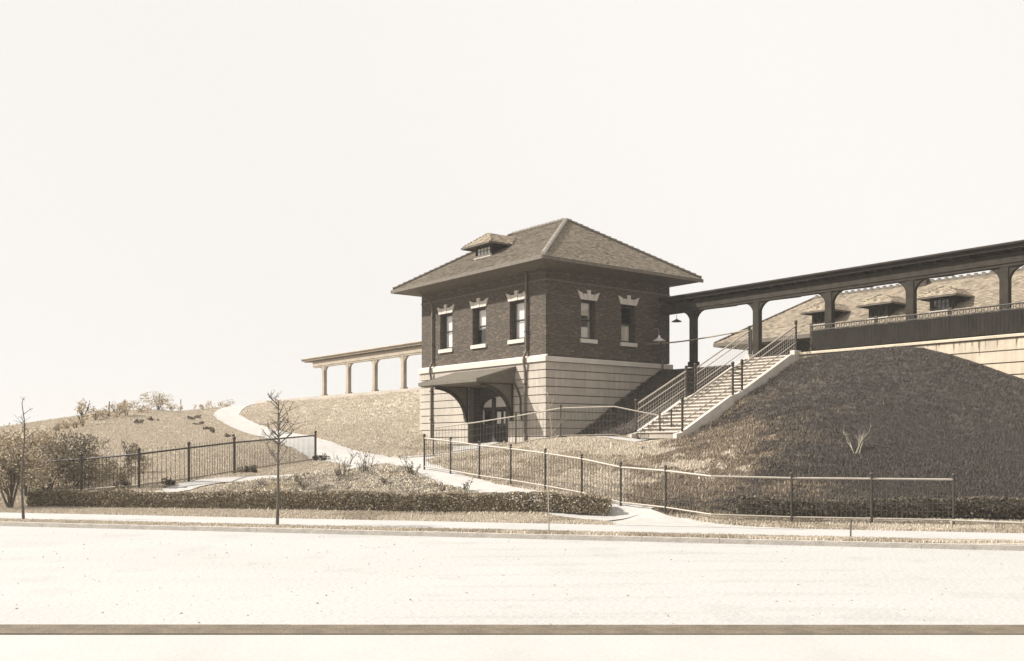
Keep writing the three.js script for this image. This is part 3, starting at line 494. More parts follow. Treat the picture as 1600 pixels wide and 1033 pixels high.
// ------------------------------------------------------------------ platforms and canopies
{
  const p = structure('platform', [box(-50, 34, y(3.2), y(4.02), -13, -8.2), box(-50, -W - 0.2, y(3.2), y(4.02), -8.2, -6.62), box(7.05, 34, y(3.2), y(4.02), -8.2, -6.62)], M.concrete, 'raised railway platform behind the depot');
  const [x, z] = S2W(0, 0); p.position.set(x, 0, z); p.rotation.y = TURN;
  const q = structure('track_bed', box(-50, 34, y(2.6), y(3.3), -30, -13.05), M.stain, 'cinder track bed between the platforms'); q.position.set(x, 0, z); q.rotation.y = TURN;
}
function canopy(name, label, base, cols, u0, u1, mat, dy = 0) {
  const t = station(name, label, 'canopy', base, null), mBeam = mat, mCol = mat, cv = 8, vf = 7.6, vb = 11.6, top = y(7.78 + dy), bot = y(6.93 + dy);
  part(t, 'roof_deck', prismV([[vf, top - 0.13], [vb, top + 0.06], [vb, top - 0.02], [vf, top - 0.2]], u0, u1), mat);
  part(t, 'fascia', prismV(rect(vf - 0.06, vf - 0.002, top - 0.24, top - 0.05), u0, u1), mat);
  part(t, 'gutter', bar(V3(u0 + 0.02, top - 0.05, -vf + 0.13), V3(u1 - 0.02, top - 0.05, -vf + 0.13), 0.06, 8), M.trim === mat ? M.iron : mat);
  for (let u = u0 + 0.35; u < u1 - 0.1; u += 0.68) part(t, 'rafter', prismV([[vf + 0.02, top - 0.32], [vb - 0.05, top - 0.14], [vb - 0.05, top - 0.025], [vf + 0.02, top - 0.205]], u, u + 0.09), mBeam);
  part(t, 'beam', prismV(rect(cv - 0.16, cv + 0.16, bot, top - 0.33), u0 + (u0 < -20 ? 1.6 : 0), u1), mBeam);
  part(t, 'frieze_board', prismV(rect(cv - 0.2, cv - 0.165, bot + 0.12, top - 0.335), u0 + (u0 < -20 ? 1.6 : 0), u1), mBeam);
  for (const c of cols) {
    const r = 0.17, n = 10, L = [], R = [], k = 0.75;
    for (let i = 0; i <= n; i++) { const a = Math.PI / 2 * i / n; R.push([c + r + k - k * Math.sin(a) , bot - k * (1 - Math.cos(a))]); }
    // knees as quarter circles between post and beam
    const right = [[c + r, bot]]; for (let i = 0; i <= n; i++) { const a = Math.PI / 2 * i / n; right.push([c + r + 0.62 - 0.62 * Math.cos(Math.PI / 2 - a), bot - 0.62 + 0.62 * Math.sin(Math.PI / 2 - a)]); }
    const left = right.map(([x, h]) => [2 * c - x, h]);
    const col = part(t, 'column', box(c - r, c + r, y(4.02), bot, -cv - 0.14, -cv + 0.14, 0.03), mCol);
    part(col, 'knee_brace', prism(right, -cv - 0.1, -cv + 0.1), mCol); part(col, 'knee_brace', prism(left.reverse(), -cv - 0.1, -cv + 0.1), mCol);
    part(col, 'column_base', box(c - r - 0.06, c + r + 0.06, y(4.02), y(4.3), -cv - 0.2, -cv + 0.2, 0.02), mCol);
    part(col, 'cross_arm', prismV([[cv + 0.17, top - 0.33], [vb - 0.2, top - 0.17], [vb - 0.2, top - 0.3], [cv + 0.17, bot + 0.02]], c - 0.08, c + 0.08), mBeam);
  }
  return t;
}
canopy('platform_canopy', 'long dark timber platform canopy on knee braced posts above the stairs', [0, y(4), 8], [2.38, 6.45, 10.5, 14.45, 18.38, 22.3], 0.35, 25, M.timber);
canopy('platform_canopy', 'platform canopy with haze painted into its pale colour, on thin posts above the grassy bank', [-W, y(4), 8], [-38.8, -34.55, -30.3, -26.05, -21.8, -17.5], -42.2, -W - 0.1, M.hazedPaint, -0.32);
// rail from the depot corner to the head of the stairs
{
  const t = station('platform_rail', 'single iron pipe rail between the depot corner and stair head', 'railing', [0, y(4.02), 6.75]);
  part(t, 'top_rail', tube([V3(0.09, y(5.32), -6.9), V3(2.5, y(5.26), -6.8), V3(5, y(5.34), -6.75), V3(7.2, y(5.46), -6.7)], 0.035, 24), M.ironMid);
  for (const u of [7.1]) part(t, 'post', bar(V3(u, y(4.02), -6.72), V3(u, y(5.5), -6.72), 0.05), M.iron);
  for (const u of [1.2, 3.6, 5.9]) part(t, 'rail_clamp', ball(V3(u, y(5.27 + (u > 5 ? 0.1 : 0)), -6.8), 0.055), M.iron);
}
// dark boarded parapet on the retaining wall, with its iron cresting
{
  const u0 = 10.35, u1 = 24, v = 6.75;
  const t = station('platform_parapet', 'dark boarded parapet with a pierced iron top rail along the platform', 'parapet', [u0, y(4.2), v]);
  const boards = []; const r = rng(8);
  for (let u = u0 + 0.1, i = 0; u < u1; u += 0.155, i++) part(t, 'board', box(u, u + 0.148, y(4.22), y(5.06) + 0.008 * r(), -v, -v + 0.03 + 0.008 * r()), M.parapet);
  part(t, 'backing_rail', [prismV(rect(v + 0.004, v + 0.07, y(4.4), y(4.5)), u0, u1), prismV(rect(v + 0.004, v + 0.07, y(4.85), y(4.95)), u0, u1)], M.timber);
  part(t, 'top_rail', [bar(V3(u0, y(5.3), -v - 0.02), V3(u1, y(5.3), -v - 0.02), 0.03), bar(V3(u0, y(5.1), -v - 0.02), V3(u1, y(5.1), -v - 0.02), 0.022)], M.iron);
  const rings = []; for (let u = u0 + 0.2; u < u1; u += 0.24) rings.push(new THREE.TorusGeometry(0.085, 0.016, 5, 12).translate(u, y(5.2), -v - 0.02));
  part(t, 'cresting', rings, M.iron);
  for (let u = u0; u < u1; u += 3.2) part(t, 'post', box(u - 0.06, u + 0.06, y(4.2), y(5.42), -v - 0.1, -v - 0.035, 0.015), M.iron);
  const w = station('retaining_wall', 'pale coursed concrete retaining wall with dark stains below the parapet', 'wall', [u0, y(0), 6.6]);
  part(w, 'wall_core', prismV(rect(6.66, 6.9, y(-1), y(4.05)), 9.9, 26), M.joint);
  for (let i = 0; i < 9; i++) part(w, 'concrete_course', prismV(rect(6.5, 6.655, y(4.0 - 0.46 * (i + 1)) + 0.022, y(4.0 - 0.46 * i) - 0.022), 9.95, 26), M.retain);
  part(w, 'coping', prismV([[6.42, y(4.03)], [6.9, y(4.03)], [6.9, y(4.14)], [6.46, y(4.14)], [6.42, y(4.11)]], 9.95, 26), M.retain);
  const rr = rng(12); for (let k = 0; k < 16; k++) { const u = 14.6 + rr() * 6.5, L = 0.12 + rr() * 0.5, wd = 0.02 + rr() * 0.08, pts = [[u, y(3.97)], [u + wd, y(3.97)]]; for (let j = 1; j < 5; j++) pts.push([u + wd * (1 - j / 6) + (rr() - 0.5) * 0.02, y(3.97 - L * j / 5)]); pts.push([u + wd * 0.4, y(3.97 - L)]); part(w, 'rust_streak', prism(pts, -6.499, -6.495), M.stain); }
}

// station house on the other platform
{
  const t = station('station_house', 'long low station house with a shingled hipped roof and three dormers beyond the platform', 'building', [6, y(3.3), 18]);
  const a0 = -3.9, a1 = 22, v0 = 17, v1 = 27, ey = y(6.32), ry = y(9.15), r0 = -0.1, r1 = 18, rv = 22, pitch = (ry - ey) / (rv - v0);
  const A = V3(a0, ey, -v0), B = V3(a1, ey, -v0), C = V3(a1, ey, -v1), D = V3(a0, ey, -v1), R0 = V3(r0, ry, -rv), R1 = V3(r1, ry, -rv);
  part(t, 'wall', [prism(rect(-1.6, 20, y(3.3), ey - 0.1), -18.9, -18.6), prismV(rect(18.9, 25.4, y(3.3), ey - 0.1), -1.6, -1.3), prism(rect(-1.6, 20, y(3.3), ey - 0.1), -25.7, -25.4)], M.darkBrick);
  const roof = part(t, 'roof', [quad(A, B, R1, R0).translate(0, -0.03, 0), tris([[D, A, R0], [B, C, R1]]).translate(0, -0.03, 0), quad(C, D, R0, R1).translate(0, -0.03, 0), quad(A, B, C, D).translate(0, -0.2, 0)], M.under);
  part(roof, 'shingle_courses', shingles([A, B, R1, R0], 41, 0.2, 0.26, 0.2), M.shingle, 'stuff');
  part(roof, 'shingle_courses', shingles([D, A, R0], 42, 0.24, 0.26, 0.2), M.shingle, 'stuff');
  part(roof, 'eave_board', [box(a0 - 0.04, a1, ey - 0.22, ey + 0.01, -v0, -v0 + 0.06), prismV(rect(v0, v1, ey - 0.22, ey + 0.01), a0 - 0.06, a0)], M.trim);
  part(roof, 'hip_cap', [bar(A.clone().setY(ey + 0.04), R0.clone().setY(ry + 0.04), 0.07)], M.trim);
  const crest = []; for (let u = r0; u < r1; u += 0.42) crest.push(box(u, u + 0.38, ry - 0.03, ry + 0.1, -rv - 0.1, -rv + 0.1, 0.02), box(u + 0.1, u + 0.26, ry + 0.1, ry + 0.19, -rv - 0.06, -rv + 0.06, 0.02));
  part(roof, 'ridge_cresting', crest, M.trim);
  for (const u of [3.1, 6.75, 10.3]) dormer(t, u, 18.05, 1.2, y(6.9), y(7.68), y(8.25), pitch, 0.45, false);
  part(t, 'chimney', [box(6.4, 7.5, y(8.3), y(9.38), -22.6, -21.6, 0.03)], M.darkBrick);
}

// ------------------------------------------------------------------ stairs
{
  const t = station('concrete_staircase', 'pale concrete staircase climbing from the walk to the platform', 'stairs', [8.6, y(0.3), -1.16]);
  const u0 = 7.38, u1 = 9.72, rise = 0.165, y0 = 0.38; let v = -1.16, h = y0;
  const steps = []; for (let i = 0; i < 10; i++) { h += rise; steps.push([v, h, 0.328]); v += 0.328; }
  const landV = v; v += 0.34; for (let i = 0; i < 12; i++) { h += rise; steps.push([v, h, 0.318]); v += 0.318; }
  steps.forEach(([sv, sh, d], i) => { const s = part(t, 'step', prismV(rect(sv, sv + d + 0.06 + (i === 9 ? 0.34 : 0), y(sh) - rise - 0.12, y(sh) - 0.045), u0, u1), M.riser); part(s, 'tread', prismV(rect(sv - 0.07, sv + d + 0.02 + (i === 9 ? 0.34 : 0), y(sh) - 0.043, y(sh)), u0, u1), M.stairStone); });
  const prof = (dy) => [[-1.5, y(0.25)], [-1.5, y(y0 + dy)], [-1.2, y(y0 + dy + 0.05)], [landV - 0.3, y(y0 + 9.4 * rise + dy + 0.05)], [landV + 0.3, y(y0 + 10.4 * rise + dy + 0.06)], [v - 0.3, y(h + dy - 0.04)], [v + 0.3, y(h + dy - 0.04)], [v + 0.3, y(h - 0.9)], [landV, y(1.0)], [-0.6, y(-0.1)]];
  for (const [a, b] of [[u0 - 0.19, u0 - 0.003], [u1 + 0.003, u1 + 0.19]]) { const s = part(t, 'stringer', prismV(prof(0.06), a, b), M.stairStone); part(s, 'end_block', box(a - 0.02, b + 0.04, y(h - 0.3), y(h + 0.22), -v - 0.35, -v + 0.12, 0.02), M.stairStone); }
  // railings on both sides: iron posts, three pipe rails, woven wire
  const line = (q) => { const k = q <= landV ? (q + 1.16) / (landV + 1.16) * 10 * rise : q <= landV + 0.34 ? 10 * rise : 10 * rise + (q - landV - 0.34) / (v - landV - 0.34) * 12 * rise; return y(y0 + 0.1 + k); };
  for (const [name, u, lab] of [['stair_railing', u0 - 0.13, 'iron stair railing on the staircase side facing the brick depot'], ['stair_railing', u1 + 0.13, 'iron stair railing on the staircase side facing the dark open bank']]) {
    const r = station(name, lab, 'railing', [u, y(0.4), -1.16], 'railings of the staircase');
    const ends = [[-1.1, 2.02], [2.62, v + 0.1]];
    for (const pv of [-1.1, 2.02, 2.62, v + 0.1]) { const p = part(r, 'post', bar(V3(u, line(pv) - 0.2, -pv), V3(u, line(pv) + 1.28, -pv), 0.05, 8), M.iron); part(p, 'finial', [ball(V3(u, line(pv) + 1.36, -pv), 0.075), new THREE.CylinderGeometry(0.08, 0.08, 0.04, 8).translate(u, line(pv) + 1.27, -pv)], M.iron); }
    for (let i = 0; i < 5; i++) part(r, 'cross_rung', bar(V3(u, line(2.3) + 0.15 + i * 0.24, -2.02), V3(u, line(2.3) + 0.15 + i * 0.24, -2.62), 0.02), M.iron);
    for (const [a, b] of ends) {
      for (const hh of [1.18, 0.92, 0.42]) part(r, hh > 1 ? 'handrail' : 'rail', bar(V3(u, line(a) + hh, -a), V3(u, line(b) + hh, -b), hh > 1 ? 0.038 : 0.026, 8), M.ironLight);  // light rail colour: their sunlit brightness is painted in
      const w = []; for (let q = a + 0.15; q < b; q += 0.15) w.push(bar(V3(u, line(q) + 0.03, -q), V3(u, line(q) + 1.16, -q), 0.007, 4));
      for (const hh of [0.12, 0.27, 0.57, 0.72]) w.push(bar(V3(u, line(a) + hh, -a), V3(u, line(b) + hh, -b), 0.006, 4));
      part(r, 'wire_mesh', w, M.wireLight);
    }
  }
}

// ------------------------------------------------------------------ fences
function wireFence(label, posts, opt) {
  // posts: [x, z]; feet on the ground
  const P = posts.map(([x, z]) => V3(x, groundAt(x, z), z)), b = P[0], t = thing('wire_fence', label, 'fence', [b.x, b.y, b.z]), L = (p) => p.clone().sub(b), upv = (p, h) => L(p).add(V3(0, h, 0));
  const { top = 1.22, low = 0.16, rail = M.ironLight, mesh: wm = M.wire, skip = [], pr = 0.034, wires = 0.13 } = opt;
  P.forEach((p, i) => {
    if (skip.includes(i)) return;
    const q = mesh('post', bar(upv(p, -0.15), upv(p, top + 0.06), pr, 8), M.iron, t); mesh('finial', [ball(upv(p, top + 0.12), pr * 1.5), new THREE.CylinderGeometry(pr * 1.6, pr * 1.6, 0.03, 8).translate(...upv(p, top + 0.05).toArray())], M.iron, q);
  });
  for (let i = 0; i < P.length - 1; i++) {
    mesh('top_rail', bar(upv(P[i], top), upv(P[i + 1], top), 0.03, 8), rail, t); mesh('bottom_rail', bar(upv(P[i], low), upv(P[i + 1], low), 0.024, 8), opt.lowRail ?? rail, t);
    const w = [], n = Math.round(P[i].distanceTo(P[i + 1]) / wires);
    for (let k = 1; k < n; k++) { const q = P[i].clone().lerp(P[i + 1], k / n); w.push(bar(upv(q, low), upv(q, top), 0.0065, 4)); }
    for (let k = 1; k < (opt.rows ?? 5); k++) { const h = mix(low, top, k / (opt.rows ?? 5)); w.push(bar(upv(P[i], h), upv(P[i + 1], h), 0.006, 4)); }
    mesh('wire_panel', w, wm, t);
  }
  return t;
}
const fx = (px, d) => [(px - 800) * d / F, -d];
wireFence('long wire fence with pale rails along the garden path and foot of the bank', [[663, 37], [704, 35.8], [749, 34.6], [798, 33.4], [852, 32.2], [909, 31], [970, 29.8], [1040, 28.5], [1112, 27.3], [1237, 26.75], [1362, 26.25], [1490, 25.75]].map(([a, b]) => fx(a, b)), { skip: [8] });
wireFence('wire fence with a pale top rail in front of the depot door', [[677, 45], [741, 44.1], [806, 43.3], [876, 42.4], [960, 41.5], [1031, 40.75], [1049, 40.5]].map(([a, b]) => fx(a, b)), { skip: [1, 4], top: 1.3, low: 0.12, lowRail: M.ironMid, wires: 0.16, rows: 4 });
{
  // picket fence on the lawn, pickets standing above the top rail on the lower stretch
  const posts = [[493, 47.2], [366, 38.5], [295, 35.8], [217, 35.3], [127, 35.9], [40, 36.4]].map(([a, b]) => fx(a, b));
  const P = posts.map(([x, z]) => V3(x, groundAt(x, z), z)), b = P[0], t = thing('picket_fence', 'dark iron picket fence running down the straw coloured lawn to the shrubs', 'fence', [b.x, b.y, b.z]);
  const q = (p, h) => p.clone().sub(b).add(V3(0, h, 0)); const r = rng(44);
  P.forEach((p) => { const o = mesh('post', bar(q(p, -0.15), q(p, 1.36), 0.05, 8), M.iron, t); mesh('finial', ball(q(p, 1.42), 0.07), M.iron, o); });
  for (let i = 0; i < P.length - 1; i++) {
    mesh('top_rail', bar(q(P[i], 1.25), q(P[i + 1], 1.25), 0.034, 8), M.iron, t); mesh('bottom_rail', bar(q(P[i], 0.14), q(P[i + 1], 0.14), 0.03, 8), M.ironMid, t);
    const L = P[i].distanceTo(P[i + 1]), n = Math.round(L / 0.155), tall = i >= 1 && i <= 3;
    for (let k = 1; k < n; k++) { const p = P[i].clone().lerp(P[i + 1], k / n); mesh('picket', bar(q(p, 0.06), q(p, tall ? 1.4 + 0.03 * r() : 1.25), 0.0125, 5, 0.006), M.iron, t); }
  }
}

// ------------------------------------------------------------------ plants
function leaves(n, sample, size, l, seed, warm = 1) {
  const r = rng(seed), pos = new Float32Array(n * 18), col = new Float32Array(n * 18);
  for (let i = 0; i < n; i++) {
    const c = sample(r), s = size * (0.6 + 0.8 * r()), a = V3(r() - 0.5, r() - 0.5, r() - 0.5).normalize(), b = V3(r() - 0.5, r() - 0.5, r() - 0.5).cross(a).normalize();
    const p = [c.clone().addScaledVector(a, s), c.clone().addScaledVector(b, s * 0.5), c.clone().addScaledVector(a, -s), c.clone().addScaledVector(b, -s * 0.5)], k = l * (0.5 + r());
    [0, 1, 2, 0, 2, 3].forEach((m, j) => { p[m].toArray(pos, i * 18 + j * 3); col[i * 18 + j * 3] = k * (1 + 0.22 * warm); col[i * 18 + j * 3 + 1] = k; col[i * 18 + j * 3 + 2] = k * (1 - 0.3 * warm); });
  }
  const g = new THREE.BufferGeometry(); g.setAttribute('position', new THREE.BufferAttribute(pos, 3)); g.setAttribute('color', new THREE.BufferAttribute(col, 3)); g.computeVertexNormals(); return g;
}
// stems that fork from the ground
function twigs(seed, h, n, spread, r0, forks = 3) {
  const r = rng(seed), out = [], tips = [];
  const grow = (p, d, L, rad, k) => {
    const q = p.clone().addScaledVector(d, L * 0.5).add(V3((r() - 0.5) * L * 0.15, 0, (r() - 0.5) * L * 0.15)), e = q.clone().addScaledVector(d.clone().add(V3((r() - 0.5) * 0.3, 0.1, (r() - 0.5) * 0.3)).normalize(), L * 0.5);
    out.push(bar(p, q, rad, 5, rad * 0.85), bar(q, e, rad * 0.85, 5, rad * 0.65)); tips.push(e);
    if (k) for (let i = 0; i < 2 + (r() > 0.5); i++) grow(r() < 0.4 ? q : e, d.clone().add(V3((r() - 0.5) * 1.4, 0.15, (r() - 0.5) * 1.4)).normalize(), L * (0.5 + 0.25 * r()), rad * 0.6, k - 1);
  };
  for (let i = 0; i < n; i++) grow(V3((r() - 0.5) * 0.15, -0.05, (r() - 0.5) * 0.15), V3((r() - 0.5) * spread, 1, (r() - 0.5) * spread).normalize(), h * (0.35 + 0.2 * r()), r0, forks);
  return { g: out, tips };
}
function shrub(name, label, [x, z], rx, h, n, leaf, l, seed, group) {
  const t = thing(name, label, 'shrub', [x, groundAt(x, z), z], 0, group), r = rng(seed);
  const tw = twigs(seed, h * 0.9, 5, 1.2 * rx / h, 0.022 * Math.max(0.6, h), 2); mesh('stems', tw.g, M.bark, t);
  const cl = []; const k = Math.max(5, Math.round(9 * rx)); for (let i = 0; i < k; i++) { const a = r() * 6.28, q = Math.sqrt(r()) * 0.8; cl.push([Math.cos(a) * q * rx, h * (0.22 + 0.6 * r() * (1 - 0.4 * q)), Math.sin(a) * q * rx * 0.8, (0.22 + 0.22 * r()) * Math.min(rx, h)]); }
  mesh('foliage', leaves(n, (q) => { if (q() < 0.06) { const p = tw.tips[Math.floor(q() * tw.tips.length)]; return p.clone().add(V3((q() - 0.5) * 0.2, (q() - 0.5) * 0.2, (q() - 0.5) * 0.2)); } const c = cl[Math.floor(q() * cl.length)], d = V3(q() - 0.5, q() - 0.5, q() - 0.5).normalize().multiplyScalar(c[3] * q() ** 0.35); return V3(c[0] + d.x, Math.max(0.02, c[1] + d.y), c[2] + d.z); }, leaf, l, seed + 1), M.leaf, t);
  return t;
}
// clipped hedges
function hedge(label, pts, hgt, dep, l, seed, dens) {
  const P = pts.map(([x, z]) => V3(x, groundAt(x, z), z)), b = P[0], t = thing('hedge', label, 'hedge', [b.x, b.y, b.z]), c = new THREE.CatmullRomCurve3(P), L = c.getLength();
  const n = Math.round(L * dens), r = rng(seed), twg = [];
  for (let i = 0; i < L * 4; i++) { const k = r(), p = c.getPoint(k).sub(b), q = (r() - 0.5) * dep * 0.7; p.z += q; twg.push(bar(p.clone().add(V3(0, -0.05, 0)), p.clone().add(V3((r() - 0.5) * 0.25, hgt * 0.85, (r() - 0.5) * 0.2)), 0.012, 4, 0.006)); }
  mesh('stems', twg, M.bark, t);
  mesh('foliage', leaves(n, (q) => {
    const k = q(), p = c.getPoint(k), bumpH = hgt * (0.8 + 0.36 * fbm(k * L * 1.3, 0.5, seed, 3)), bd = dep * (0.9 + 0.2 * fbm(k * L * 1.1, 7.5, seed, 3)); let a = q() - 0.5, h = q();
    const f = q(); if (f < 0.4) h = 0.94 + 0.08 * q(); else if (f < 0.75) a = 0.47 + 0.05 * q();
    return V3(p.x - b.x + (q() - 0.5) * 0.1, p.y - b.y + h * bumpH, p.z - b.z + a * bd);
  }, 0.045, l, seed + 3), M.leaf, t);
  return t;
}
const kpos = (px, py, Y = 0.2) => { const d = (EYE - Y) * F / (py - 695); return [(px - 800) * d / F, -d]; };
hedge('long low clipped hedge in front of the planted bed', [fx(52, 34.4), fx(120, 34.1), fx(240, 33.6), fx(430, 32.9), fx(560, 32.2), fx(700, 31.3), fx(850, 30.2), fx(952, 29.3)], 0.5, 0.85, 0.2, 101, 1900);
hedge('low dark hedge behind the wire fence at the foot of the dark bank', [fx(1150, 27.9), fx(1240, 27.4), fx(1340, 27.1), fx(1440, 26.8), fx(1540, 26.4), fx(1640, 26)], 0.45, 0.7, 0.075, 111, 900);
// shrubs at the low end of the picket fence
const bushes = [[18, 33.5, 1.3, 2.3, 6000, 0.045, 0.26, 'dense tall shrub beside the pavement at the hedge end'], [75, 37, 1.9, 2.0, 7000, 0.045, 0.15, 'broad dark leafy shrub behind the end of the picket fence'], [125, 40, 1.6, 1.9, 5000, 0.045, 0.15, 'rounded dark shrub behind the broad leafy shrub on the lawn'],
  [165, 38.5, 1.5, 1.05, 2600, 0.045, 0.2, 'low spreading shrub behind the picket fence'], [205, 40, 0.75, 1.5, 900, 0.045, 0.22, 'slender upright shrub standing above the picket fence'], [25, 44, 2.4, 2.2, 6000, 0.055, 0.3, 'pale loose shrub at the back of the shrub clump'], [190, 37, 1.0, 0.8, 1300, 0.04, 0.2, 'small dark shrub at the edge of the shrub clump, against the lawn']];
bushes.forEach(([px, d, rx, h, n, lf, l, label], i) => shrub('leafy_shrub', label, fx(px, d), rx, h, n, lf, l, 200 + i * 7, 'shrubs by the picket fence'));
// scrub along the crest of the hill
const crest = [[246, 75.5, 1.5, 1.6, 900, 'largest rounded shrub on the hill crest'], [198, 69.5, 1.0, 1.3, 500, null], [184, 68, 0.9, 1.2, 450, null], [150, 65.5, 0.9, 1.2, 420, null], [128, 62.5, 0.8, 2.1, 300, 'thin feathery sapling shrub standing tall on the hill crest'], [118, 61.5, 0.6, 0.9, 240, null], [104, 59.8, 0.5, 0.8, 220, null], [222, 72.5, 0.8, 0.7, 300, null], [165, 66.5, 1.1, 0.7, 360, null], [270, 78, 1.0, 0.7, 340, null], [350, 88, 1.8, 0.8, 420, 'low wide scrub at the top of the winding path'], [318, 84, 1.2, 0.6, 260, null], [92, 58.5, 0.4, 0.7, 160, null]];
crest.forEach(([px, d, rx, h, n, lab], i) => shrub('scrub_bush', lab ?? 'small pale scrub bush on the crest of the lawn hill', fx(px, d), rx, h, n, 0.06, 0.36, 300 + i * 7, 'scrub on the hill crest'));
// small dark tussocks on the lawn
[[310, 66], [326, 62.5], [215, 63], [238, 66], [312, 72], [358, 57], [298, 70], [330, 60]].forEach(([px, d], i) => shrub('lawn_tussock', 'small dark tussock on the open lawn below the winding path', fx(px, d), 0.5, 0.3, 150, 0.06, 0.13, 400 + i * 7, 'tussocks on the lawn'));
[[195, 35.6], [262, 35.4], [392, 39.7], [385, 39.2], [500, 47], [507, 46.6]].forEach(([px, d], i) => shrub('border_plant', ['low dark border plant at the fence foot beside the leafy shrub clump', 'lone low dark border plant at the end of the narrow lawn path', 'low dark border plant, one of a pair at the middle of the picket fence', 'low dark border plant, one of a pair at the middle of the picket fence', 'low dark border plant, one of a pair at the end post of the picket fence', 'low dark border plant, one of a pair at the end post of the picket fence'][i], fx(px, d), 0.42, 0.34, 170, 0.05, 0.07, 450 + i * 7, 'plants at the foot of the picket fence'));
// bare rose bushes in the bed
[[538, 36.5, 1.0], [575, 37.2, 1.1], [569, 37, 0.8], [640, 36, 0.9], [645, 35.6, 0.7], [470, 35, 0.7], [478, 34.6, 0.6], [400, 34, 0.5], [425, 33.6, 0.45], [725, 32.9, 0.7], [530, 36, 0.7], [600, 34.5, 0.5], [500, 34.2, 0.5], [690, 33.2, 0.45]].forEach(([px, d, h], i) => {
  const [x, z] = fx(px, d), t = thing('rose_bush', h > 0.85 ? 'tall bare stemmed rose bush in the planted bed' : 'short bare stemmed rose bush in the planted bed', 'rose bush', [x, groundAt(x, z), z], i * 1.7, h > 0.85 ? 'tall rose bushes in the bed' : 'short rose bushes in the bed');
  const tw = twigs(500 + i, h, 4, 0.9, 0.016, 2); mesh('stems', tw.g, M.bark, t);
  mesh('leaves', leaves(60, (q) => tw.tips[Math.floor(q() * tw.tips.length)].clone().add(V3((q() - 0.5) * 0.12, (q() - 0.5) * 0.12, (q() - 0.5) * 0.12)), 0.032, 0.1, 520 + i), M.leaf, t);
});
// bare twiggy plant on the dark bank
{ const [x, z] = fx(1338, 31.5), t = thing('bare_bush', 'pale bare twiggy bush on the dark bank', 'bush', [x, groundAt(x, z), z]); mesh('stems', twigs(601, 1.1, 4, 1.3, 0.014, 3).g, M.barkPale, t); }
// young street trees
function sapling(label, [x, z], h, r0, seed, twn, lf, mat) {
  const r = rng(seed), t = thing('young_tree', label, 'tree', [x, groundAt(x, z), z]), pts = []; for (let i = 0; i <= 7; i++) pts.push(V3((fbm(i * 0.6, 1, seed, 2) - 0.5) * 0.22 * (i / 7 + 0.15), -0.1 + (h + 0.1) * i / 7, (fbm(i * 0.6, 9, seed, 2) - 0.5) * 0.2));
  const g = []; for (let i = 0; i < 7; i++) g.push(bar(pts[i], pts[i + 1], r0 * (1 - i * 0.11), 7, r0 * (1 - (i + 1) * 0.11)));
  const c = new THREE.CatmullRomCurve3(pts); mesh('trunk', g, mat, t);
  const b = [], tips = [];
  for (let i = 0; i < twn; i++) { const k = 0.5 + 0.5 * r() ** 0.8, p = c.getPoint(k), a = r() * 6.28, L = (0.4 + 0.75 * r()) * (1.4 - k); let q = p.clone().add(V3(Math.cos(a) * L * 0.6, L * 0.5, Math.sin(a) * L * 0.6)); b.push(bar(p, q, r0 * 0.28, 4, r0 * 0.18)); for (let j = 0; j < 3; j++) { const e = q.clone().add(V3((r() - 0.5) * L, L * 0.5 * r(), (r() - 0.5) * L)); b.push(bar(q, e, r0 * 0.17, 4, r0 * 0.08)); tips.push(e, e.clone().lerp(q, 0.5)); } }
  if (twn) { mesh('branches', b, mat, t); if (lf) mesh('buds', leaves(lf, (q) => tips[Math.floor(q() * tips.length)].clone().add(V3((q() - 0.5) * 0.12, (q() - 0.5) * 0.12, (q() - 0.5) * 0.12)), 0.022, 0.13, seed + 1), M.leaf, t); }
  return t;
}
sapling('young street tree with bare twiggy crown in front of the long hedge', kpos(433, 822, 0.12), 3.3, 0.05, 701, 34, 260, M.bark);
sapling('slender bare street tree with few twigs in front of the tall shrub', kpos(35, 812, 0.12), 3.4, 0.045, 702, 8, 40, M.bark);
sapling('thin pale whip of a street tree near the end of the long hedge', kpos(858, 831, 0.12), 3.5, 0.017, 703, 9, 0, M.barkPale);
{ const [x, z] = kpos(1329, 839, 0.12), t = thing('wooden_stake', 'short dark wooden stake in the verge by the pavement', 'stake', [x, groundAt(x, z), z]); mesh('stake_shaft', bar(V3(0, -0.1, 0), V3(0.01, 0.38, 0), 0.022, 6, 0.018), M.bark, t); mesh('stake_head', new THREE.ConeGeometry(0.02, 0.05, 6).translate(0.01, 0.405, 0), M.bark, t); }
{ const a = fx(1487, 25.0), b = fx(1640, 24.1), t = thing('pale_pipe_rail', 'low pale pipe rail along the grass verge by the dark hedge', 'rail', [a[0], groundAt(...a), a[1]]); const e = V3(b[0] - a[0], 0.24, b[1] - a[1]); mesh('pipe', bar(V3(0, 0.26, 0), e, 0.03, 8), M.ironLight, t); for (const k of [0.0, 0.45, 0.9]) { const p = V3(0, 0.26, 0).lerp(e, k); mesh('support', bar(V3(p.x, -0.1, p.z), p, 0.025, 6), M.ironLight, t); } }
// posts on the crest
for (const [px, d, h, lab] of [[170, 68, 1.1, 'thin wooden post among the small scrub bushes on the hill crest'], [282, 84, 1.0, 'thin wooden post beyond the largest rounded shrub on the hill crest']]) { const [x, z] = fx(px, d), t = thing('crest_post', lab, 'post', [x, groundAt(x, z), z], 0, 'posts on the hill crest'); mesh('shaft', bar(V3(0, -0.2, 0), V3(0.03, h, 0), 0.045, 6, 0.035), M.bark, t); mesh('post_cap', new THREE.ConeGeometry(0.04, 0.06, 6).translate(0.03, h + 0.02, 0), M.bark, t); }

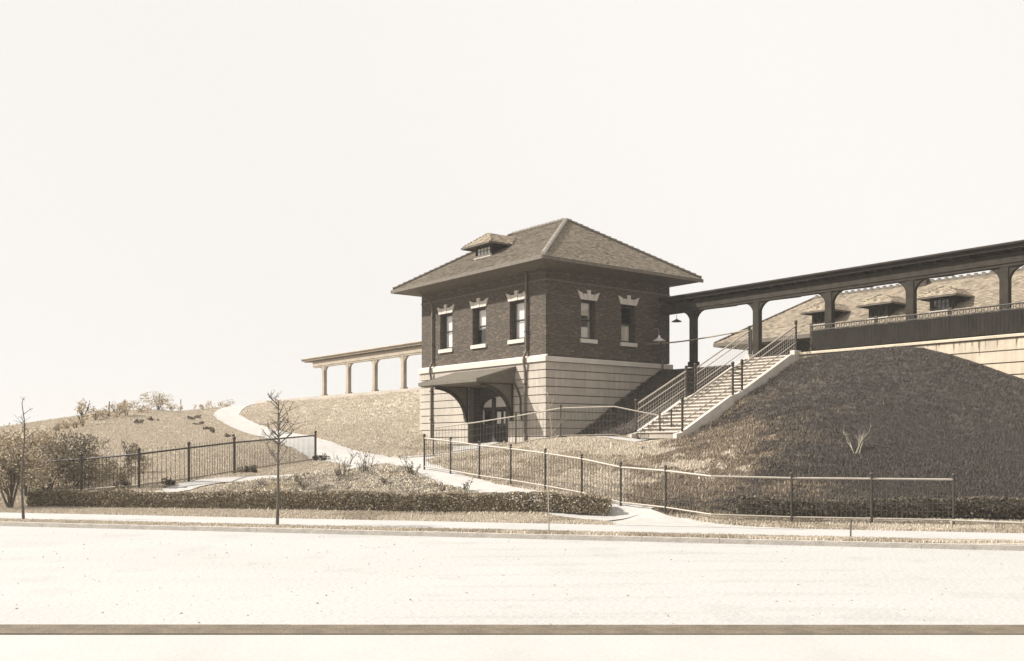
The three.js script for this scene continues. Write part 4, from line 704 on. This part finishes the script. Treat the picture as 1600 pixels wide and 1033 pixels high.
// ------------------------------------------------------------------ grass and bedding plants
{
  const blade = (n, seed, h, sp) => { const r = rng(seed), l = []; for (let i = 0; i < n; i++) { const a = r() * 6.28, b = r() * 6.28, x = Math.cos(a) * sp * r(), z = Math.sin(a) * sp * r(), w = 0.008 + 0.006 * r(), k = h * (0.6 + 0.6 * r()), tx = x + Math.cos(b) * k * 0.6, tz = z + Math.sin(b) * k * 0.6; l.push([V3(x - Math.sin(b) * w, -0.01, z + Math.cos(b) * w), V3(x + Math.sin(b) * w, -0.01, z - Math.cos(b) * w), V3(tx, k, tz)]); } return tris(l); };
  const r = rng(999), spots = [], cols = [], bedSpots = [], bedCols = [];
  const c = new THREE.Color();
  let tries = 0;
  while (spots.length < 370000 && tries++ < 2200000) {
    // more tufts where the ground is near
    const d = 22 + 66 * r() ** 1.7, x = (r() * 2500 - 1250) * d / F, z = -d;
    const [t, s] = W2K(x, z), [u, v] = W2S(x, z);
    if (s < 0.2 || (s > 0.75 && s < 3.2) || v > (u > 0 && u < 7 ? 8 : 6.4) && u > -50) continue;
    if (u > -W - 0.1 && u < 0.1 && v > -0.1 || u > 7.1 && u < 10 && v > -1.5 && v < 7) continue;
    if (s < 4.6 && inside(APRON, x, z) || inside(APRON, x, z) || distPath(x, z) < 0.02) continue;
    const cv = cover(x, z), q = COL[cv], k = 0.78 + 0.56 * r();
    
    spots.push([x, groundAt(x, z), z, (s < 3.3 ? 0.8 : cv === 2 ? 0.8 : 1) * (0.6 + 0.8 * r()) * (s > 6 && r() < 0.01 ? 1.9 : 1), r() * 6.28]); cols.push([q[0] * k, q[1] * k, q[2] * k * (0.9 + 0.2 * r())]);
  }
  const inst = (name, geo, S, C, label) => { const m = new THREE.InstancedMesh(geo, M.blade, S.length), o = new THREE.Object3D(); S.forEach(([x, yy, z, k, a], i) => { o.position.set(x, yy, z); o.rotation.set(0, a, 0); o.scale.setScalar(k); o.updateMatrix(); m.setMatrixAt(i, o.matrix); m.setColorAt(i, c.setRGB(...C[i])); }); m.name = name; m.castShadow = m.receiveShadow = true; scene.add(m); tag(m, label, null, null, 'stuff'); };
  inst('grass', blade(9, 5, 0.055, 0.13), spots, cols, 'rough dry grass over lawns and banks');
  while (bedSpots.length < 4200) { const x = -22 + 26 * r(), z = -(29 + 14 * r()); if (!inside(BED, x, z) || distPath(x, z) < 0.1) continue; if (fbm(x * 1.2, z * 1.2, 66, 2) < 0.36) continue; bedSpots.push([x, groundAt(x, z), z, 0.45 + 0.7 * r(), r() * 6.28]); const k = 0.5 * (0.35 + r()); bedCols.push([k * 1.12, k, k * 0.82]); }
  const tuft = leaves(26, (q) => V3((q() - 0.5) * 0.26, 0.03 + 0.15 * q(), (q() - 0.5) * 0.26), 0.035, 1, 67, 0); tuft.deleteAttribute('color');
  inst('bedding_foliage', tuft, bedSpots, bedCols, 'pale low bedding plants filling the triangular bed');
}
{ // loose stones on the street
  const r = rng(77), m = new THREE.InstancedMesh(new THREE.IcosahedronGeometry(1, 0).scale(1, 0.6, 0.8), M.kerb, 700), o = new THREE.Object3D();
  for (let i = 0; i < 700; i++) { const z = -12.2 - 14 * r(), x = (r() - 0.5) * 34, k = 0.008 + 0.022 * r() * r(); o.position.set(x, W2K(x, z)[1] < -0.1 ? k * 0.3 : -0.2, z); o.rotation.set(r(), r() * 6, 0); o.scale.setScalar(k); o.updateMatrix(); m.setMatrixAt(i, o.matrix); }
  m.name = 'gravel'; m.castShadow = m.receiveShadow = true; scene.add(m); tag(m, 'loose small stones scattered over the pale street', null, null, 'stuff');
}
camera.lookAt(0, EYE, -10);
camera.updateMatrixWorld(true);
renderer.render(scene, camera);
